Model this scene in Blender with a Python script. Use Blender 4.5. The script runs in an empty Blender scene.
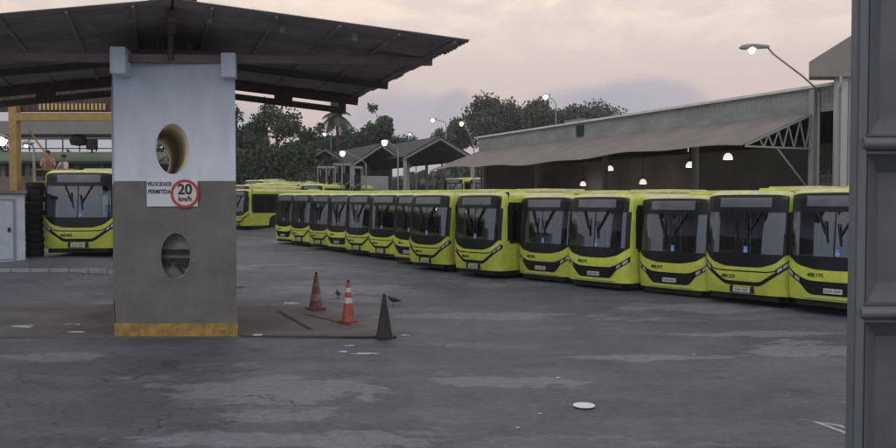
import bpy, bmesh, math, random
from mathutils import Vector, Matrix, noise
random.seed(7)
sc = bpy.context.scene
COL = sc.collection
F, CX, CY, YH, H = 795.0, 448.0, 224.0, 201.0, 2.838
TH = math.atan((CY-YH)/F)

def P(px, py, z):
    """photo pixel -> world point at distance z along +Y"""
    a = (px-CX)/F; b = -(py-CY)/F
    c, s = math.cos(TH), math.sin(TH)
    d = Vector((a, c+b*s, -s+b*c)); d *= z/d.y
    return Vector((d.x, d.y, d.z+H))

def sm(a, b, v):
    t = min(1, max(0, (v-a)/(b-a))); return t*t*(3-2*t)

def gz(x, y):
    g = .008*max(0, min(y, 200)-20)
    g += .80*sm(0, 4, -x-.3*y)*sm(22.7, 27.4, y)
    g += 1.7*sm(54, 78, y)*sm(30, 5, x)
    return g

# ------------------------------------------------------------ materials
def mat(name, col, rough=.6, metal=0, var=0.0, vscale=2.0, bump=0, bscale=20, spec=.5, col2=None, stretch=None, emit=None, alpha=None, coat=0, rand=0):
    m = bpy.data.materials.new(name); m.use_nodes = True
    nt = m.node_tree; N = nt.nodes; L = nt.links
    b = N['Principled BSDF']
    b.inputs['Base Color'].default_value = (*col, 1); b.inputs['Roughness'].default_value = rough
    b.inputs['Metallic'].default_value = metal; b.inputs['Specular IOR Level'].default_value = spec
    b.inputs['Coat Weight'].default_value = coat
    tc = N.new('ShaderNodeTexCoord'); mp = N.new('ShaderNodeMapping'); L.new(tc.outputs['Object'], mp.inputs[0])
    if stretch: mp.inputs['Scale'].default_value = stretch
    if var or col2:
        n = N.new('ShaderNodeTexNoise'); n.inputs['Scale'].default_value = vscale; n.inputs['Detail'].default_value = 6; n.inputs['Roughness'].default_value = .65
        L.new(mp.outputs[0], n.inputs['Vector'])
        r = N.new('ShaderNodeValToRGB'); L.new(n.outputs['Fac'], r.inputs[0])
        c2 = col2 or tuple(c*(1-var) for c in col)
        c1 = col if col2 else tuple(min(1, c*(1+var*.5)) for c in col)
        r.color_ramp.elements[0].position = .35; r.color_ramp.elements[1].position = .65
        r.color_ramp.elements[0].color = (*c2, 1); r.color_ramp.elements[1].color = (*c1, 1)
        out = r.outputs[0]
        if rand:
            oi = N.new('ShaderNodeObjectInfo'); mr = N.new('ShaderNodeMapRange'); mr.inputs[3].default_value = 1-rand; mr.inputs[4].default_value = 1+rand*.4
            L.new(oi.outputs['Random'], mr.inputs[0])
            mx = N.new('ShaderNodeVectorMath'); mx.operation = 'SCALE'; L.new(out, mx.inputs[0]); L.new(mr.outputs[0], mx.inputs['Scale']); out = mx.outputs[0]
        L.new(out, b.inputs['Base Color'])
        rr = N.new('ShaderNodeMapRange'); rr.inputs[3].default_value = max(0, rough-.08); rr.inputs[4].default_value = min(1, rough+.12)
        L.new(n.outputs['Fac'], rr.inputs[0]); L.new(rr.outputs[0], b.inputs['Roughness'])
    if bump:
        n2 = N.new('ShaderNodeTexNoise'); n2.inputs['Scale'].default_value = bscale; n2.inputs['Detail'].default_value = 5
        L.new(mp.outputs[0], n2.inputs['Vector'])
        bp = N.new('ShaderNodeBump'); bp.inputs['Strength'].default_value = bump; bp.inputs['Distance'].default_value = .02
        L.new(n2.outputs['Fac'], bp.inputs['Height']); L.new(bp.outputs[0], b.inputs['Normal'])
    if emit:
        b.inputs['Emission Color'].default_value = (*emit[:3], 1); b.inputs['Emission Strength'].default_value = emit[3]
    return m

def glass_mat(name, tint, gloss=.12, rough=.03):
    m = bpy.data.materials.new(name); m.use_nodes = True; nt = m.node_tree; N = nt.nodes; L = nt.links
    N.remove(N['Principled BSDF']); o = N['Material Output']
    t = N.new('ShaderNodeBsdfTransparent'); t.inputs[0].default_value = (*tint, 1)
    g = N.new('ShaderNodeBsdfGlossy'); g.inputs['Roughness'].default_value = rough; g.inputs[0].default_value = (.9, .95, 1, 1)
    lw = N.new('ShaderNodeLayerWeight'); lw.inputs[0].default_value = .25
    mr = N.new('ShaderNodeMapRange'); mr.inputs[3].default_value = gloss; mr.inputs[4].default_value = .7; L.new(lw.outputs['Fresnel'], mr.inputs[0])
    mx = N.new('ShaderNodeMixShader'); L.new(mr.outputs[0], mx.inputs[0]); L.new(t.outputs[0], mx.inputs[1]); L.new(g.outputs[0], mx.inputs[2])
    L.new(mx.outputs[0], o.inputs[0]); return m

M = {}
M['lime'] = mat('lime_paint', (.585, .68, .09), .38, var=.22, vscale=2.2, coat=.2, rand=.2)
M['roofpale'] = mat('bus_roof_paint', (.62, .62, .34), .6, var=.2, vscale=3)
M['black'] = mat('black_gloss', (.010, .011, .014), .3, spec=.28)
M['blackm'] = mat('black_rubber', (.012, .012, .013), .75, var=.3, vscale=8)
M['under'] = mat('dark_chassis', (.008, .008, .009), .9)
M['lining'] = mat('bus_lining', (.30, .32, .35), .7, var=.15)
M['seatm'] = mat('seat_fabric', (.04, .06, .12), .8, var=.2)
M['dash'] = mat('dashboard_plastic', (.03, .03, .033), .6)
M['glass'] = glass_mat('tinted_glass', (.72, .76, .78), .13)
M['sglass'] = glass_mat('dark_side_glass', (.22, .24, .26))
M['plexi'] = glass_mat('clear_plexi', (.7, .74, .76), .2, .15)
M['display'] = mat('display_glass', (.13, .14, .16), .15, var=.15, vscale=3)
M['lens'] = mat('headlight_lens', (.45, .47, .5), .12, metal=.3)
M['chrome'] = mat('wheel_steel', (.25, .25, .26), .45, metal=.6)
M['plate'] = mat('plate_white', (.5, .5, .5), .5)
M['ink'] = mat('ink_dark', (.02, .022, .015), .6)
M['blue'] = mat('sticker_blue', (.03, .16, .55), .5)
M['white'] = mat('white_paint', (.75, .75, .75), .6, var=.12, vscale=4)
M['tyre'] = mat('tyre_rubber', (.009, .009, .010), .85, bump=.3)
M['pierup'] = mat('pier_pale_paint', (.62, .68, .76), .8, var=.13, vscale=1.8, bump=.25, bscale=6, stretch=(1, 1, .4))
M['pierlow'] = mat('pier_grey_paint', (.155, .152, .148), .85, var=.25, vscale=1.2, bump=.35, bscale=5)
M['cream'] = mat('cream_lining', (.92, .86, .68), .8, var=.12, vscale=3)
M['greylin'] = mat('grey_lining', (.40, .40, .40), .85, var=.2)
M['yband'] = mat('ochre_kerb_paint', (.34, .225, .065), .85, var=.4, vscale=5, bump=.5, bscale=12)
M['roofu'] = mat('aged_roof_sheet', (.30, .265, .25), .75, var=.3, vscale=1.2, stretch=(1, 2.5, 1))
M['rust'] = mat('rusty_steel', (.095, .068, .060), .8, var=.35, vscale=3)
M['pinkst'] = mat('primer_steel', (.22, .175, .165), .8, var=.2)
M['yellow'] = mat('yellow_steel', (.36, .24, .085), .6, var=.25, vscale=3)
M['awning'] = mat('awning_sheet', (.205, .185, .17), .8, var=.22, vscale=.7)
M['fascia'] = mat('fascia_sheet', (.24, .255, .26), .7, var=.25, vscale=.5, stretch=(1, 1, 3))
M['gutter'] = mat('gutter_pale', (.58, .58, .58), .6, var=.2)
M['steel'] = mat('grey_steel', (.28, .29, .30), .55, var=.15, metal=.2)
M['darkwall'] = mat('shed_dark_wall', (.20, .18, .155), .9, var=.3, vscale=.4)
M['concfloor'] = mat('shed_floor', (.08, .08, .08), .9, var=.2)
M['pale_wall'] = mat('pale_wall', (.42, .43, .42), .8, var=.12, vscale=.5)
M['graycap'] = mat('grey_cladding', (.23, .22, .21), .8, var=.1)
M['hut'] = mat('hut_white', (.50, .55, .62), .8, var=.15, vscale=1.5)
M['hutdoor'] = mat('hut_door', (.44, .50, .60), .6, var=.12)
M['gate'] = mat('gate_grey_paint', (.13, .145, .16), .45, var=.22, vscale=2.5, bump=.25, bscale=9, stretch=(1, 1, .35))
M['gate2'] = mat('gate_grey_dark', (.115, .125, .14), .5, var=.2, vscale=2.5, bump=.2, bscale=9)
M['bulb'] = mat('lamp_glow', (1, 1, 1), .5, emit=(1.0, .97, .9, 9))
M['dome'] = mat('dome_glow', (.9, .9, .8), .5, emit=(1.0, .96, .88, .6))
M['orange'] = mat('cone_orange', (.33, .065, .045), .6, var=.25, vscale=9)
M['orange2'] = mat('cone_faded', (.22, .08, .065), .7, var=.35, vscale=12)
M['conew'] = mat('cone_white', (.58, .56, .56), .6, var=.2, vscale=14)
M['coneb'] = mat('cone_black', (.022, .024, .026), .8, var=.4, vscale=15)
M['signred'] = mat('sign_red', (.45, .03, .04), .5)
M['pigeon'] = mat('feather_dark', (.03, .032, .038), .7, var=.4, vscale=20)
M['bark'] = mat('bark', (.07, .055, .04), .9, var=.3)
M['skin'] = mat('skin', (.25, .13, .08), .6)
M['pinkshirt'] = mat('shirt_pink', (.55, .25, .27), .8)
M['whiteshirt'] = mat('shirt_white', (.55, .5, .52), .8)
M['hair'] = mat('hair_dark', (.012, .01, .01), .7)
M['pants'] = mat('trousers_dark', (.03, .035, .05), .8)
M['greenroof'] = mat('green_roof', (.10, .15, .09), .8, var=.2)
M['slat_glow'] = mat('translucent_slat', (.45, .34, .15), .6, emit=(1, .65, .25, .05))  # weak emission stands in for warm light coming through the slats

def leafmat(name, c):
    m = mat(name, c, .75, col2=tuple(x*.45 for x in c), vscale=.5)
    return m
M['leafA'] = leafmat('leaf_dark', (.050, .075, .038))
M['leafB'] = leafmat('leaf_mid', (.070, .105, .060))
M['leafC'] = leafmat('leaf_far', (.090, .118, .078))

# ------------------------------------------------------------ builders
class MB:
    def __init__(s): s.v = []; s.f = []
    def add(s, vs, fs):
        o = len(s.v); s.v += [tuple(v) for v in vs]; s.f += [tuple(i+o for i in f) for f in fs]
    def box(s, x0, x1, y0, y1, z0, z1, mtx=None):
        vs = [Vector((x, y, z)) for z in (z0, z1) for y in (y0, y1) for x in (x0, x1)]
        if mtx: vs = [mtx @ v for v in vs]
        s.add(vs, [(0, 2, 3, 1), (4, 5, 7, 6), (0, 1, 5, 4), (2, 6, 7, 3), (0, 4, 6, 2), (1, 3, 7, 5)])
    def bar(s, a, b, w, h=None, up=(0, 0, 1)):
        a = Vector(a); b = Vector(b); h = h or w; d = (b-a); d.normalize(); u = Vector(up)
        if abs(d.dot(u)) > .98: u = Vector((1, 0, 0))
        r = d.cross(u).normalized(); u = r.cross(d)
        vs = []
        for p in (a, b):
            for sx, sy in ((-1, -1), (1, -1), (1, 1), (-1, 1)): vs.append(p+r*sx*w/2+u*sy*h/2)
        s.add(vs, [(3, 2, 1, 0), (4, 5, 6, 7), (0, 1, 5, 4), (1, 2, 6, 5), (2, 3, 7, 6), (3, 0, 4, 7)])
    def tube(s, pts, r, n=10, caps=True):
        pts = [Vector(p) for p in pts]; rs = r if isinstance(r, (list, tuple)) else [r]*len(pts)
        vs = []; fs = []; pu = None
        for i, p in enumerate(pts):
            d = (pts[min(i+1, len(pts)-1)]-pts[max(i-1, 0)]).normalized()
            u = Vector((0, 0, 1)) if abs(d.z) < .95 else Vector((1, 0, 0))
            if pu is not None: u = pu
            a = d.cross(u).normalized(); u = a.cross(d).normalized(); pu = u
            for k in range(n):
                t = 2*math.pi*k/n; vs.append(p+(a*math.cos(t)+u*math.sin(t))*rs[i])
        for i in range(len(pts)-1):
            for k in range(n):
                k2 = (k+1) % n; fs.append((i*n+k, i*n+k2, (i+1)*n+k2, (i+1)*n+k))
        if caps: fs += [tuple(range(n))[::-1], tuple((len(pts)-1)*n+k for k in range(n))]
        s.add(vs, fs)
    def lathe(s, prof, n=24, o=(0, 0, 0)):
        vs = []; fs = []; o = Vector(o)
        for r, z in prof:
            for k in range(n):
                t = 2*math.pi*k/n; vs.append(o+Vector((r*math.cos(t), r*math.sin(t), z)))
        for i in range(len(prof)-1):
            for k in range(n):
                k2 = (k+1) % n; fs.append((i*n+k, i*n+k2, (i+1)*n+k2, (i+1)*n+k))
        s.add(vs, fs)
    def prism(s, poly, z0, z1):
        n = len(poly); vs = [(x, y, z0) for x, y in poly]+[(x, y, z1) for x, y in poly]
        fs = [tuple(range(n))[::-1], tuple(range(n, 2*n))]+[(i, (i+1) % n, n+(i+1) % n, n+i) for i in range(n)]
        s.add(vs, fs)
    def build(s, name, m, parent=None, smooth=False, bevel=0, recalc=True):
        me = bpy.data.meshes.new(name); me.from_pydata(s.v, [], s.f)
        if recalc or bevel:
            bm = bmesh.new(); bm.from_mesh(me); bmesh.ops.recalc_face_normals(bm, faces=bm.faces)
            if bevel: bmesh.ops.bevel(bm, geom=[e for e in bm.edges if len(e.link_faces) == 2 and e.calc_face_angle(0) > .5], offset=bevel, segments=2, affect='EDGES', clamp_overlap=True)
            bm.to_mesh(me); bm.free()
        if m: me.materials.append(m)
        if smooth:
            for p in me.polygons: p.use_smooth = True
            try: me.set_sharp_from_angle(angle=math.radians(40))
            except Exception: pass
        o = bpy.data.objects.new(name, me); COL.objects.link(o)
        if parent: o.parent = parent
        return o

def tag(o, label=None, cat=None, group=None, kind=None):
    if label: o['label'] = label
    if cat: o['category'] = cat
    if group: o['group'] = group
    if kind: o['kind'] = kind
    return o
def empty(name, loc, rz=0):
    o = bpy.data.objects.new(name, None); o.location = loc; o.rotation_euler = (0, 0, rz); o.empty_display_size = .3; COL.objects.link(o); return o
def text_mesh(name, s, size, m, parent, extr=.003, bold=0):
    cu = bpy.data.curves.new('t', 'FONT'); cu.body = s; cu.size = size; cu.extrude = extr; cu.offset = bold; cu.align_x = 'CENTER'; cu.align_y = 'CENTER'
    t = bpy.data.objects.new('t', cu); COL.objects.link(t)
    bpy.context.view_layer.update()
    me = bpy.data.meshes.new_from_object(t.evaluated_get(bpy.context.evaluated_depsgraph_get()))
    bpy.data.objects.remove(t); me.materials.clear(); me.materials.append(m)
    o = bpy.data.objects.new(name, me); COL.objects.link(o)
    if parent: o.parent = parent
    return o

# ------------------------------------------------------------ BUS
BW = 1.235; BL = 11.6
def plan_table(w, D, n=3.4):
    pts = []
    K = 400
    for i in range(K+1):
        t = math.pi/2*i/K
        x = w*math.sin(t)**(2/n); y = D*(1-math.cos(t)**(2/n))
        pts.append((x, y))
    ln = [0]
    for a, b in zip(pts, pts[1:]): ln.append(ln[-1]+math.hypot(b[0]-a[0], b[1]-a[1]))
    return pts, ln
PT, PLN = plan_table(BW, .42)
def plan(s):
    a = abs(s)*PLN[-1]; lo, hi = 0, len(PLN)-1
    while hi-lo > 1:
        m = (lo+hi)//2
        if PLN[m] <= a: lo = m
        else: hi = m
    t = (a-PLN[lo])/max(1e-9, PLN[hi]-PLN[lo])
    x = PT[lo][0]*(1-t)+PT[hi][0]*t; y = PT[lo][1]*(1-t)+PT[hi][1]*t
    return (x if s >= 0 else -x), y
def inset(z):
    if z <= 2.86: return 0
    r = .22; t = min(1, (z-2.86)/r); return r*1.15*(1-math.sqrt(max(0, 1-t*t)))
def rake(z):
    y = 0
    if z < .85: y = .07*((.85-z)/.55)**2
    if z > 1.0: y = .03*(z-1.0)+.035*(z-1.0)**2
    return y
def FP(s, z, off=0):
    x, y = plan(s); e = .01
    x1, y1 = plan(max(-1, s-e)); x2, y2 = plan(min(1, s+e))
    nx, ny = (y2-y1), -(x2-x1); l = math.hypot(nx, ny); nx /= l; ny /= l
    i = inset(z); fade = 1-abs(x)/BW*0.15
    k = (BW-i)/BW
    return Vector((x*k+nx*off, y*1.0+i+rake(z)*fade+ny*off, z))

def patch(s0, s1, bot, top, off=.006, ns=24, nz=4, depth=.02):
    mb = MB(); f = (lambda q: (q if callable(q) else (lambda s: q)))
    bot, top = f(bot), f(top); g = []
    for j in range(nz+1):
        for i in range(ns+1):
            s = s0+(s1-s0)*i/ns; z = bot(s)+(top(s)-bot(s))*j/nz; g.append(FP(s, z, off))
    fs = [(j*(ns+1)+i, j*(ns+1)+i+1, (j+1)*(ns+1)+i+1, (j+1)*(ns+1)+i) for j in range(nz) for i in range(ns)]
    ring = [i for i in range(ns+1)]+[j*(ns+1)+ns for j in range(1, nz+1)]+[nz*(ns+1)+i for i in range(ns-1, -1, -1)]+[j*(ns+1) for j in range(nz-1, 0, -1)]
    base = len(g); g2 = []
    for k in ring:
        j, i = divmod(k, ns+1); s = s0+(s1-s0)*i/ns; z = bot(s)+(top(s)-bot(s))*j/nz; g2.append(FP(s, z, off-depth))
    for a in range(len(ring)):
        b = (a+1) % len(ring); fs.append((ring[a], base+a, base+b, ring[b]))
    mb.add(g+g2, fs); return mb

YW = [(.75, 1.75), (2.0, 3.55), (3.65, 5.2), (5.3, 6.85), (6.95, 8.5), (8.6, 10.1), (10.2, 11.2)]
def shell(shrink, part=0):
    """closed body skin with window openings; shrink = inward offset"""
    ss = [-1+2*i/36 for i in range(37)]
    zs = [.30, .34, .5, .7, .85, 1.0, 1.15, 1.36, 1.7, 2.1, 2.52, 2.6, 2.75, 2.86, 2.93, 2.98, 3.02, 3.05, 3.07, 3.08]
    yl = sorted({.55, BL-.25} | {v for w in YW for v in w} | {.62})
    ring_info = []
    for s in ss: ring_info.append(('f', s))
    for y in yl: ring_info.append(('r', y))
    for k in range(1, 7): ring_info.append(('cr', k/7))
    for k in range(0, 7): ring_info.append(('cl', k/7))
    for y in yl[::-1]: ring_info.append(('l', y))
    n = len(ring_info); vs = []
    for z in zs:
        i = inset(z)
        for kd, v in ring_info:
            if kd == 'f':
                p = FP(v, min(z, 3.08), -shrink)
            elif kd == 'r': p = Vector((BW-i-shrink, v+i*0, z))
            elif kd == 'l': p = Vector((-BW+i+shrink, v, z))
            else:
                t = v if kd == 'cr' else 1-v
                tt = t*math.pi/2; r = .25
                if kd == 'cr': p = Vector((BW-r+r*math.cos(tt)-i-shrink, BL-r+r*math.sin(tt)-i-shrink, z))
                else: p = Vector((-(BW-r+r*math.cos(tt)-i-shrink), BL-r+r*math.sin(tt)-i-shrink, z))
            if shrink: p.z = min(p.z, 3.02)
            vs.append(p)
    fs = []
    for j in range(len(zs)-1):
        zc = (zs[j]+zs[j+1])/2
        if part == 1 and zc > 2.96 or part == 2 and zc < 2.96: continue
        for k in range(n):
            k2 = (k+1) % n; a, b = ring_info[k], ring_info[k2]
            if a[0] == b[0] == 'f' and 1.36 < zc < 2.52 and abs((a[1]+b[1])/2) < .78: continue
            if a[0] == b[0] and a[0] in 'rl' and 1.36 < zc < 2.6:
                yc = (a[1]+b[1])/2
                if any(w0 < yc < w1 for w0, w1 in YW): continue
            fs.append((j*n+k, j*n+k2, (j+1)*n+k2, (j+1)*n+k))
    # roof: strips between left & right sides
    top = (len(zs)-1)*n
    if part != 1: fs.append(tuple(top+k for k in range(n)))
    if not shrink and part != 2: fs.append(tuple(range(n))[::-1])
    mb = MB(); mb.add(vs, fs); return mb

def ramp(pts):
    def f(s):
        a = abs(s)
        for (x0, y0), (x1, y1) in zip(pts, pts[1:]):
            if a <= x1:
                t = (a-x0)/(x1-x0); return y0+(y1-y0)*t
        return pts[-1][1]
    return f
def soft(pts):
    r = ramp(pts); return lambda s: sum(r(abs(s)+d) for d in (-.06, -.03, 0, .03, .06))/5

def make_bus(kind):
    R = empty('city_bus', (0, 0, 0))
    shell(0, 1).build('body', M['lime'], R, smooth=True); shell(0, 2).build('roof', M['roofpale'], R, smooth=True)
    sh = shell(.05); sh.build('interior_lining', M['lining'], R)
    f = MB(); f.box(-1.15, 1.15, .45, 11.3, .80, .86); f.build('floor', M['dash'], R)
    # roof pods
    b = MB(); b.box(-.85, .85, 3.0, 5.4, 3.07, 3.24); b.build('air_conditioner', M['roofpale'], R, bevel=.06)
    for y in (1.6, 7.6):
        b = MB(); b.box(-.38, .38, y, y+.75, 3.07, 3.17); b.build('roof_hatch', M['lime'], R, bevel=.03)
    # black upper band with destination display
    topz = soft([(0, 2.98), (.6, 2.97), (.8, 2.93), (1, 2.8)])
    patch(-.80, .80, 2.50, topz, .006, 40, 8).build('header_band', M['black'], R, smooth=True)
    patch(-.50, .50, 2.64, 2.90, .012, 20, 4).build('destination_display', M['display'], R, smooth=True)
    low = soft([(0, 1.03), (.35, 1.04), (.62, 1.16), (.80, 1.42), (1, 1.6)]) if kind == 'A' else soft([(0, 1.06), (.3, 1.07), (.6, 1.16), (.8, 1.36), (1, 1.5)])
    patch(-.86, .86, low, 1.40, .006, 44, 5).build('lower_mask', M['black'], R, smooth=True)
    for s in (-1, 1):
        a, b_ = (.755*s, .86*s) if s > 0 else (-.86, -.755)
        patch(a, b_, 1.39, 2.51, .0065, 4, 6).build('windscreen_pillar', M['black'], R, smooth=True)
    w = patch(-.78, .78, 1.37, 2.52, .003, 40, 10, .002).build('windscreen', M['glass'], R, smooth=True)
    patch(-.012, .012, 1.38, 2.52, .009, 2, 6).build('divider_strip', M['blackm'], w)
    for x0, s1, zz in ((-.30, -.14, 1.95), (.34, .08, 1.88)):
        mb = MB(); a = FP(x0, 2.55, .05); c = FP(s1, zz, .04); mb.bar(a, c, .05, .03)
        mb.bar(c+Vector((-.02, 0, .33)), c+Vector((.05, 0, -.22)), .03, .03); mb.build('wiper', M['blackm'], R)
    # blue access sticker
    st = patch(.02, .10, 1.42, 1.60, .010, 4, 3, .006).build('access_sticker', M['blue'], R)
    mb = MB(); c = FP(.058, 1.5, .016)
    for t0 in range(10):
        t = math.radians(150+t0*25); t2 = t+math.radians(25)
        mb.bar(c+Vector((.045*math.cos(t), 0, .045*math.sin(t)-.02)), c+Vector((.045*math.cos(t2), 0, .045*math.sin(t2)-.02)), .012, .004, (0, 1, 0))
    mb.bar(c+Vector((-.01, 0, .05)), c+Vector((0, 0, -.01)), .014, .004, (0, 1, 0)); mb.bar(c+Vector((0, 0, -.01)), c+Vector((.035, 0, -.015)), .014, .004, (0, 1, 0))
    mb.box(c.x-.018, c.x+.006, c.y-.003, c.y+.002, c.z+.055, c.z+.078)
    mb.build('access_symbol', M['white'], st)
    # front graphics
    if kind == 'A':
        cb = soft([(0, .53), (.34, .53), (.72, .93), (.9, 1.12), (1, 1.2)])
        patch(-.90, .90, cb, lambda s: cb(s)+.115, .006, 60, 2).build('chevron_stripe', M['black'], R, smooth=True)
        ul = soft([(0, .90), (.5, .905), (.66, .97), (.8, 1.0)])
        patch(-.66, .66, ul, lambda s: ul(s)+.035, .0055, 30, 1).build('trim_line', M['black'], R)
        hb = lambda s: cb(s)+.035; ht = lambda s: cb(s)+.035+.16
        for sg in (-1, 1):
            a, b_ = sorted((.62*sg, .86*sg))
            h = patch(a, b_, hb, ht, .011, 10, 3).build('headlight', M['black'], R, smooth=True)
            for q0, q1 in ((.65, .73), (.75, .83)):
                a, b_ = sorted((q0*sg, q1*sg)); patch(a, b_, lambda s: hb(s)+.03, lambda s: ht(s)-.04, .016, 5, 2).build('lens', M['lens'], h)
        mb = MB(); mb.box(-.33, -.27, -.035, .05, .33, .52); mb.box(.27, .33, -.035, .05, .33, .52); mb.box(-.27, .27, .0, .05, .34, .48); mb.build('plate_bracket', M['blackm'], R)
        mb = MB(); mb.box(-.24, .24, -.030, -.004, .355, .475); pl = mb.build('number_plate', M['plate'], R)
    else:
        gt = soft([(0, .78), (.42, .79), (.62, .90), (.86, 1.14), (1, 1.2)])
        gb = soft([(0, .44), (.40, .44), (.48, .52), (.54, .68), (.86, .96), (1, 1.1)])
        patch(-.88, .88, gb, gt, .008, 60, 3).build('grille', M['black'], R, smooth=True)
        mb = MB()
        for k in range(4):
            z = .50+k*.065; mb.bar(FP(-.38, z, .02), FP(.38, z, .02), .014, .014)
        mb.build('grille_bars', M['blackm'], R)
        for sg in (-1, 1):
            hb = soft([(0, .6), (.5, .66), (.86, .96)])
            for q0, q1 in ((.58, .67), (.71, .82)):
                a, b_ = sorted((q0*sg, q1*sg)); patch(a, b_, lambda s: gb(s)+.035, lambda s: gt(s)-.04, .014, 5, 2).build('headlight', M['lens'], R, smooth=True)
        lip = patch(-.52, .52, .355, .385, .03, 20, 1, .03).build('bumper_lip', M['roofpale'], R)
        mb = MB(); mb.box(-.22, .22, -.04, .02, .50, .62); pl = mb.build('number_plate', M['plate'], R)
    zn = .56 if kind == 'B' else .415
    t = text_mesh('plate_text', 'ABC 1D23'[:0] or 'KQX 4207', .085, M['ink'], pl); t.rotation_euler = (math.pi/2, 0, 0); t.location = (0, -.034 if kind == 'A' else -.044, zn)
    # sides
    for sg, rz in ((1, 1), (-1, -1)):
        x = BW*sg
        mb = MB()
        # black band pieces between windows
        ed = [.50]+[v for w in YW for v in w]+[11.35]
        for a, b_ in zip(ed[0::2], ed[1::2]): mb.box(min(x, x+.006*sg), max(x, x+.006*sg), a, b_, 1.36, 2.6)
        mb.box(min(x, x+.006*sg), max(x, x+.006*sg), .55, 11.35, 2.6, 2.72)
        mb.box(min(x, x+.006*sg), max(x, x+.006*sg), .62, 11.35, 1.26, 1.36)
        mb.build('window_surround', M['black'], R)
        for a, b_ in YW:
            mb = MB(); mb.box(min(x-.004*sg, x+.002*sg), max(x-.004*sg, x+.002*sg), a, b_, 1.36, 2.6); mb.build('side_window', M['sglass'], R)
        for yc in (2.75, 8.35):
            mb = MB(); n = 20; xx = x+.004*sg; vs = []
            for k in range(n+1):
                t = math.pi*k/n
                for r in (.44, .60): vs.append((xx, yc+r*math.cos(t), .5+r*math.sin(t)))
            vs2 = [(x-.05*sg, b, c) for a, b, c in vs]
            fs = [(2*k, 2*k+1, 2*k+3, 2*k+2) for k in range(n)]
            mb.add(vs, fs)
            mb.add([(xx, yc+.60, .5), (xx, yc+.60, .28), (xx, yc-.60, .28), (xx, yc-.60, .5)], [(0, 1, 2, 3)])
            vs = [(xx, yc, .5)]+[(xx, yc+.45*math.cos(math.pi*k/n), .5+.45*math.sin(math.pi*k/n)) for k in range(n+1)]
            mb.add(vs, [(0, k+1, k+2) for k in range(n)])
            mb.build('wheel_arch', M['under'], R)
            mb = MB()
            pr = [(.26, 0), (.40, 0), (.46, .03), (.48, .07), (.48, .24), (.45, .28)]
            mb.lathe([(r, z) for r, z in pr], 28)
            wv = [Vector(v) for v in mb.v]; mb.v = [tuple(Vector((x+(.012-v.z)*sg, yc+v.x, .48+v.y))) for v in wv]
            wh = mb.build('wheel', M['tyre'], R, smooth=True)
            mb = MB(); mb.lathe([(0, .05), (.10, .05), (.11, .02), (.15, .02), (.2, .09), (.25, .05), (.265, .01)], 20)
            wv = [Vector(v) for v in mb.v]; mb.v = [tuple(Vector((x+(.012-v.z)*sg, yc+v.x, .48+v.y))) for v in wv]
            mb.build('rim', M['chrome'], wh, smooth=True)
    # chassis below, its box widened and dropped to stand in for the ground shadow
    mb = MB(); mb.box(-1.16, 1.16, .40, 11.2, .13, .31); mb.box(-.95, .95, .14, .5, .15, .31); mb.build('chassis', M['under'], R)
    # interior
    mb = MB(); mb.box(-1.1, 1.1, .32, .75, .9, 1.28); mb.box(.3, 1.0, .55, .95, 1.2, 1.36); mb.build('dashboard', M['dash'], R, bevel=.03)
    mb = MB(); cc = Vector((.62, .98, 1.42)); n = 20
    ring = [cc+Vector((.23*math.cos(2*math.pi*k/n), .08*math.sin(2*math.pi*k/n), .21*math.sin(2*math.pi*k/n))) for k in range(n+1)]
    mb.tube(ring, .018, 6, False); mb.bar(cc, cc+Vector((0, -.2, -.25)), .05); mb.bar(cc-Vector((.22, 0, 0)), cc+Vector((.22, 0, 0)), .025); mb.build('steering_wheel', M['blackm'], R)
    def seat(x0, x1, y):
        mb = MB(); mb.box(x0, x1, y, y+.42, 1.15, 1.27); mb.box(x0, x1, y+.38, y+.48, 1.25, 1.85); mb.box(x0+.1, x1-.1, y+.1, y+.3, .86, 1.15); mb.build('seat', M['seatm'], R, bevel=.03)
    seat(.35, .88, 1.35)
    for y in (3.0, 3.9, 4.8, 6.0, 7.2):
        seat(-1.12, -.25, y); seat(.25, 1.12, y)
    mb = MB(); mb.box(.22, 1.1, 1.98, 2.0, .9, 2.35); mb.build('driver_partition', M['plexi'], R)
    mb = MB(); mb.box(-.62, -.60, 1.3, 2.0, .9, 2.2); mb.box(-1.1, -.62, 2.02, 2.04, .9, 2.1); mb.build('door_panel', M['plexi'], R)
    mb = MB()
    for x, y in ((-.45, 1.3), (.22, 2.1), (-.3, 2.9), (.3, 4.7), (-.3, 5.8)): mb.tube([(x, y, .86), (x, y, 3.0)], .018, 6)
    mb.tube([(-.45, 1.2, 2.5), (-.45, 10, 2.5)], .016, 6); mb.build('handrail', M['chrome'], R)
    return R

def kids(o): return [c for c in o.children]
def copy_tree(o, parent=None):
    c = o.copy(); COL.objects.link(c); c.parent = parent
    for ch in list(o.children): copy_tree(ch, c)
    return c

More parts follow.
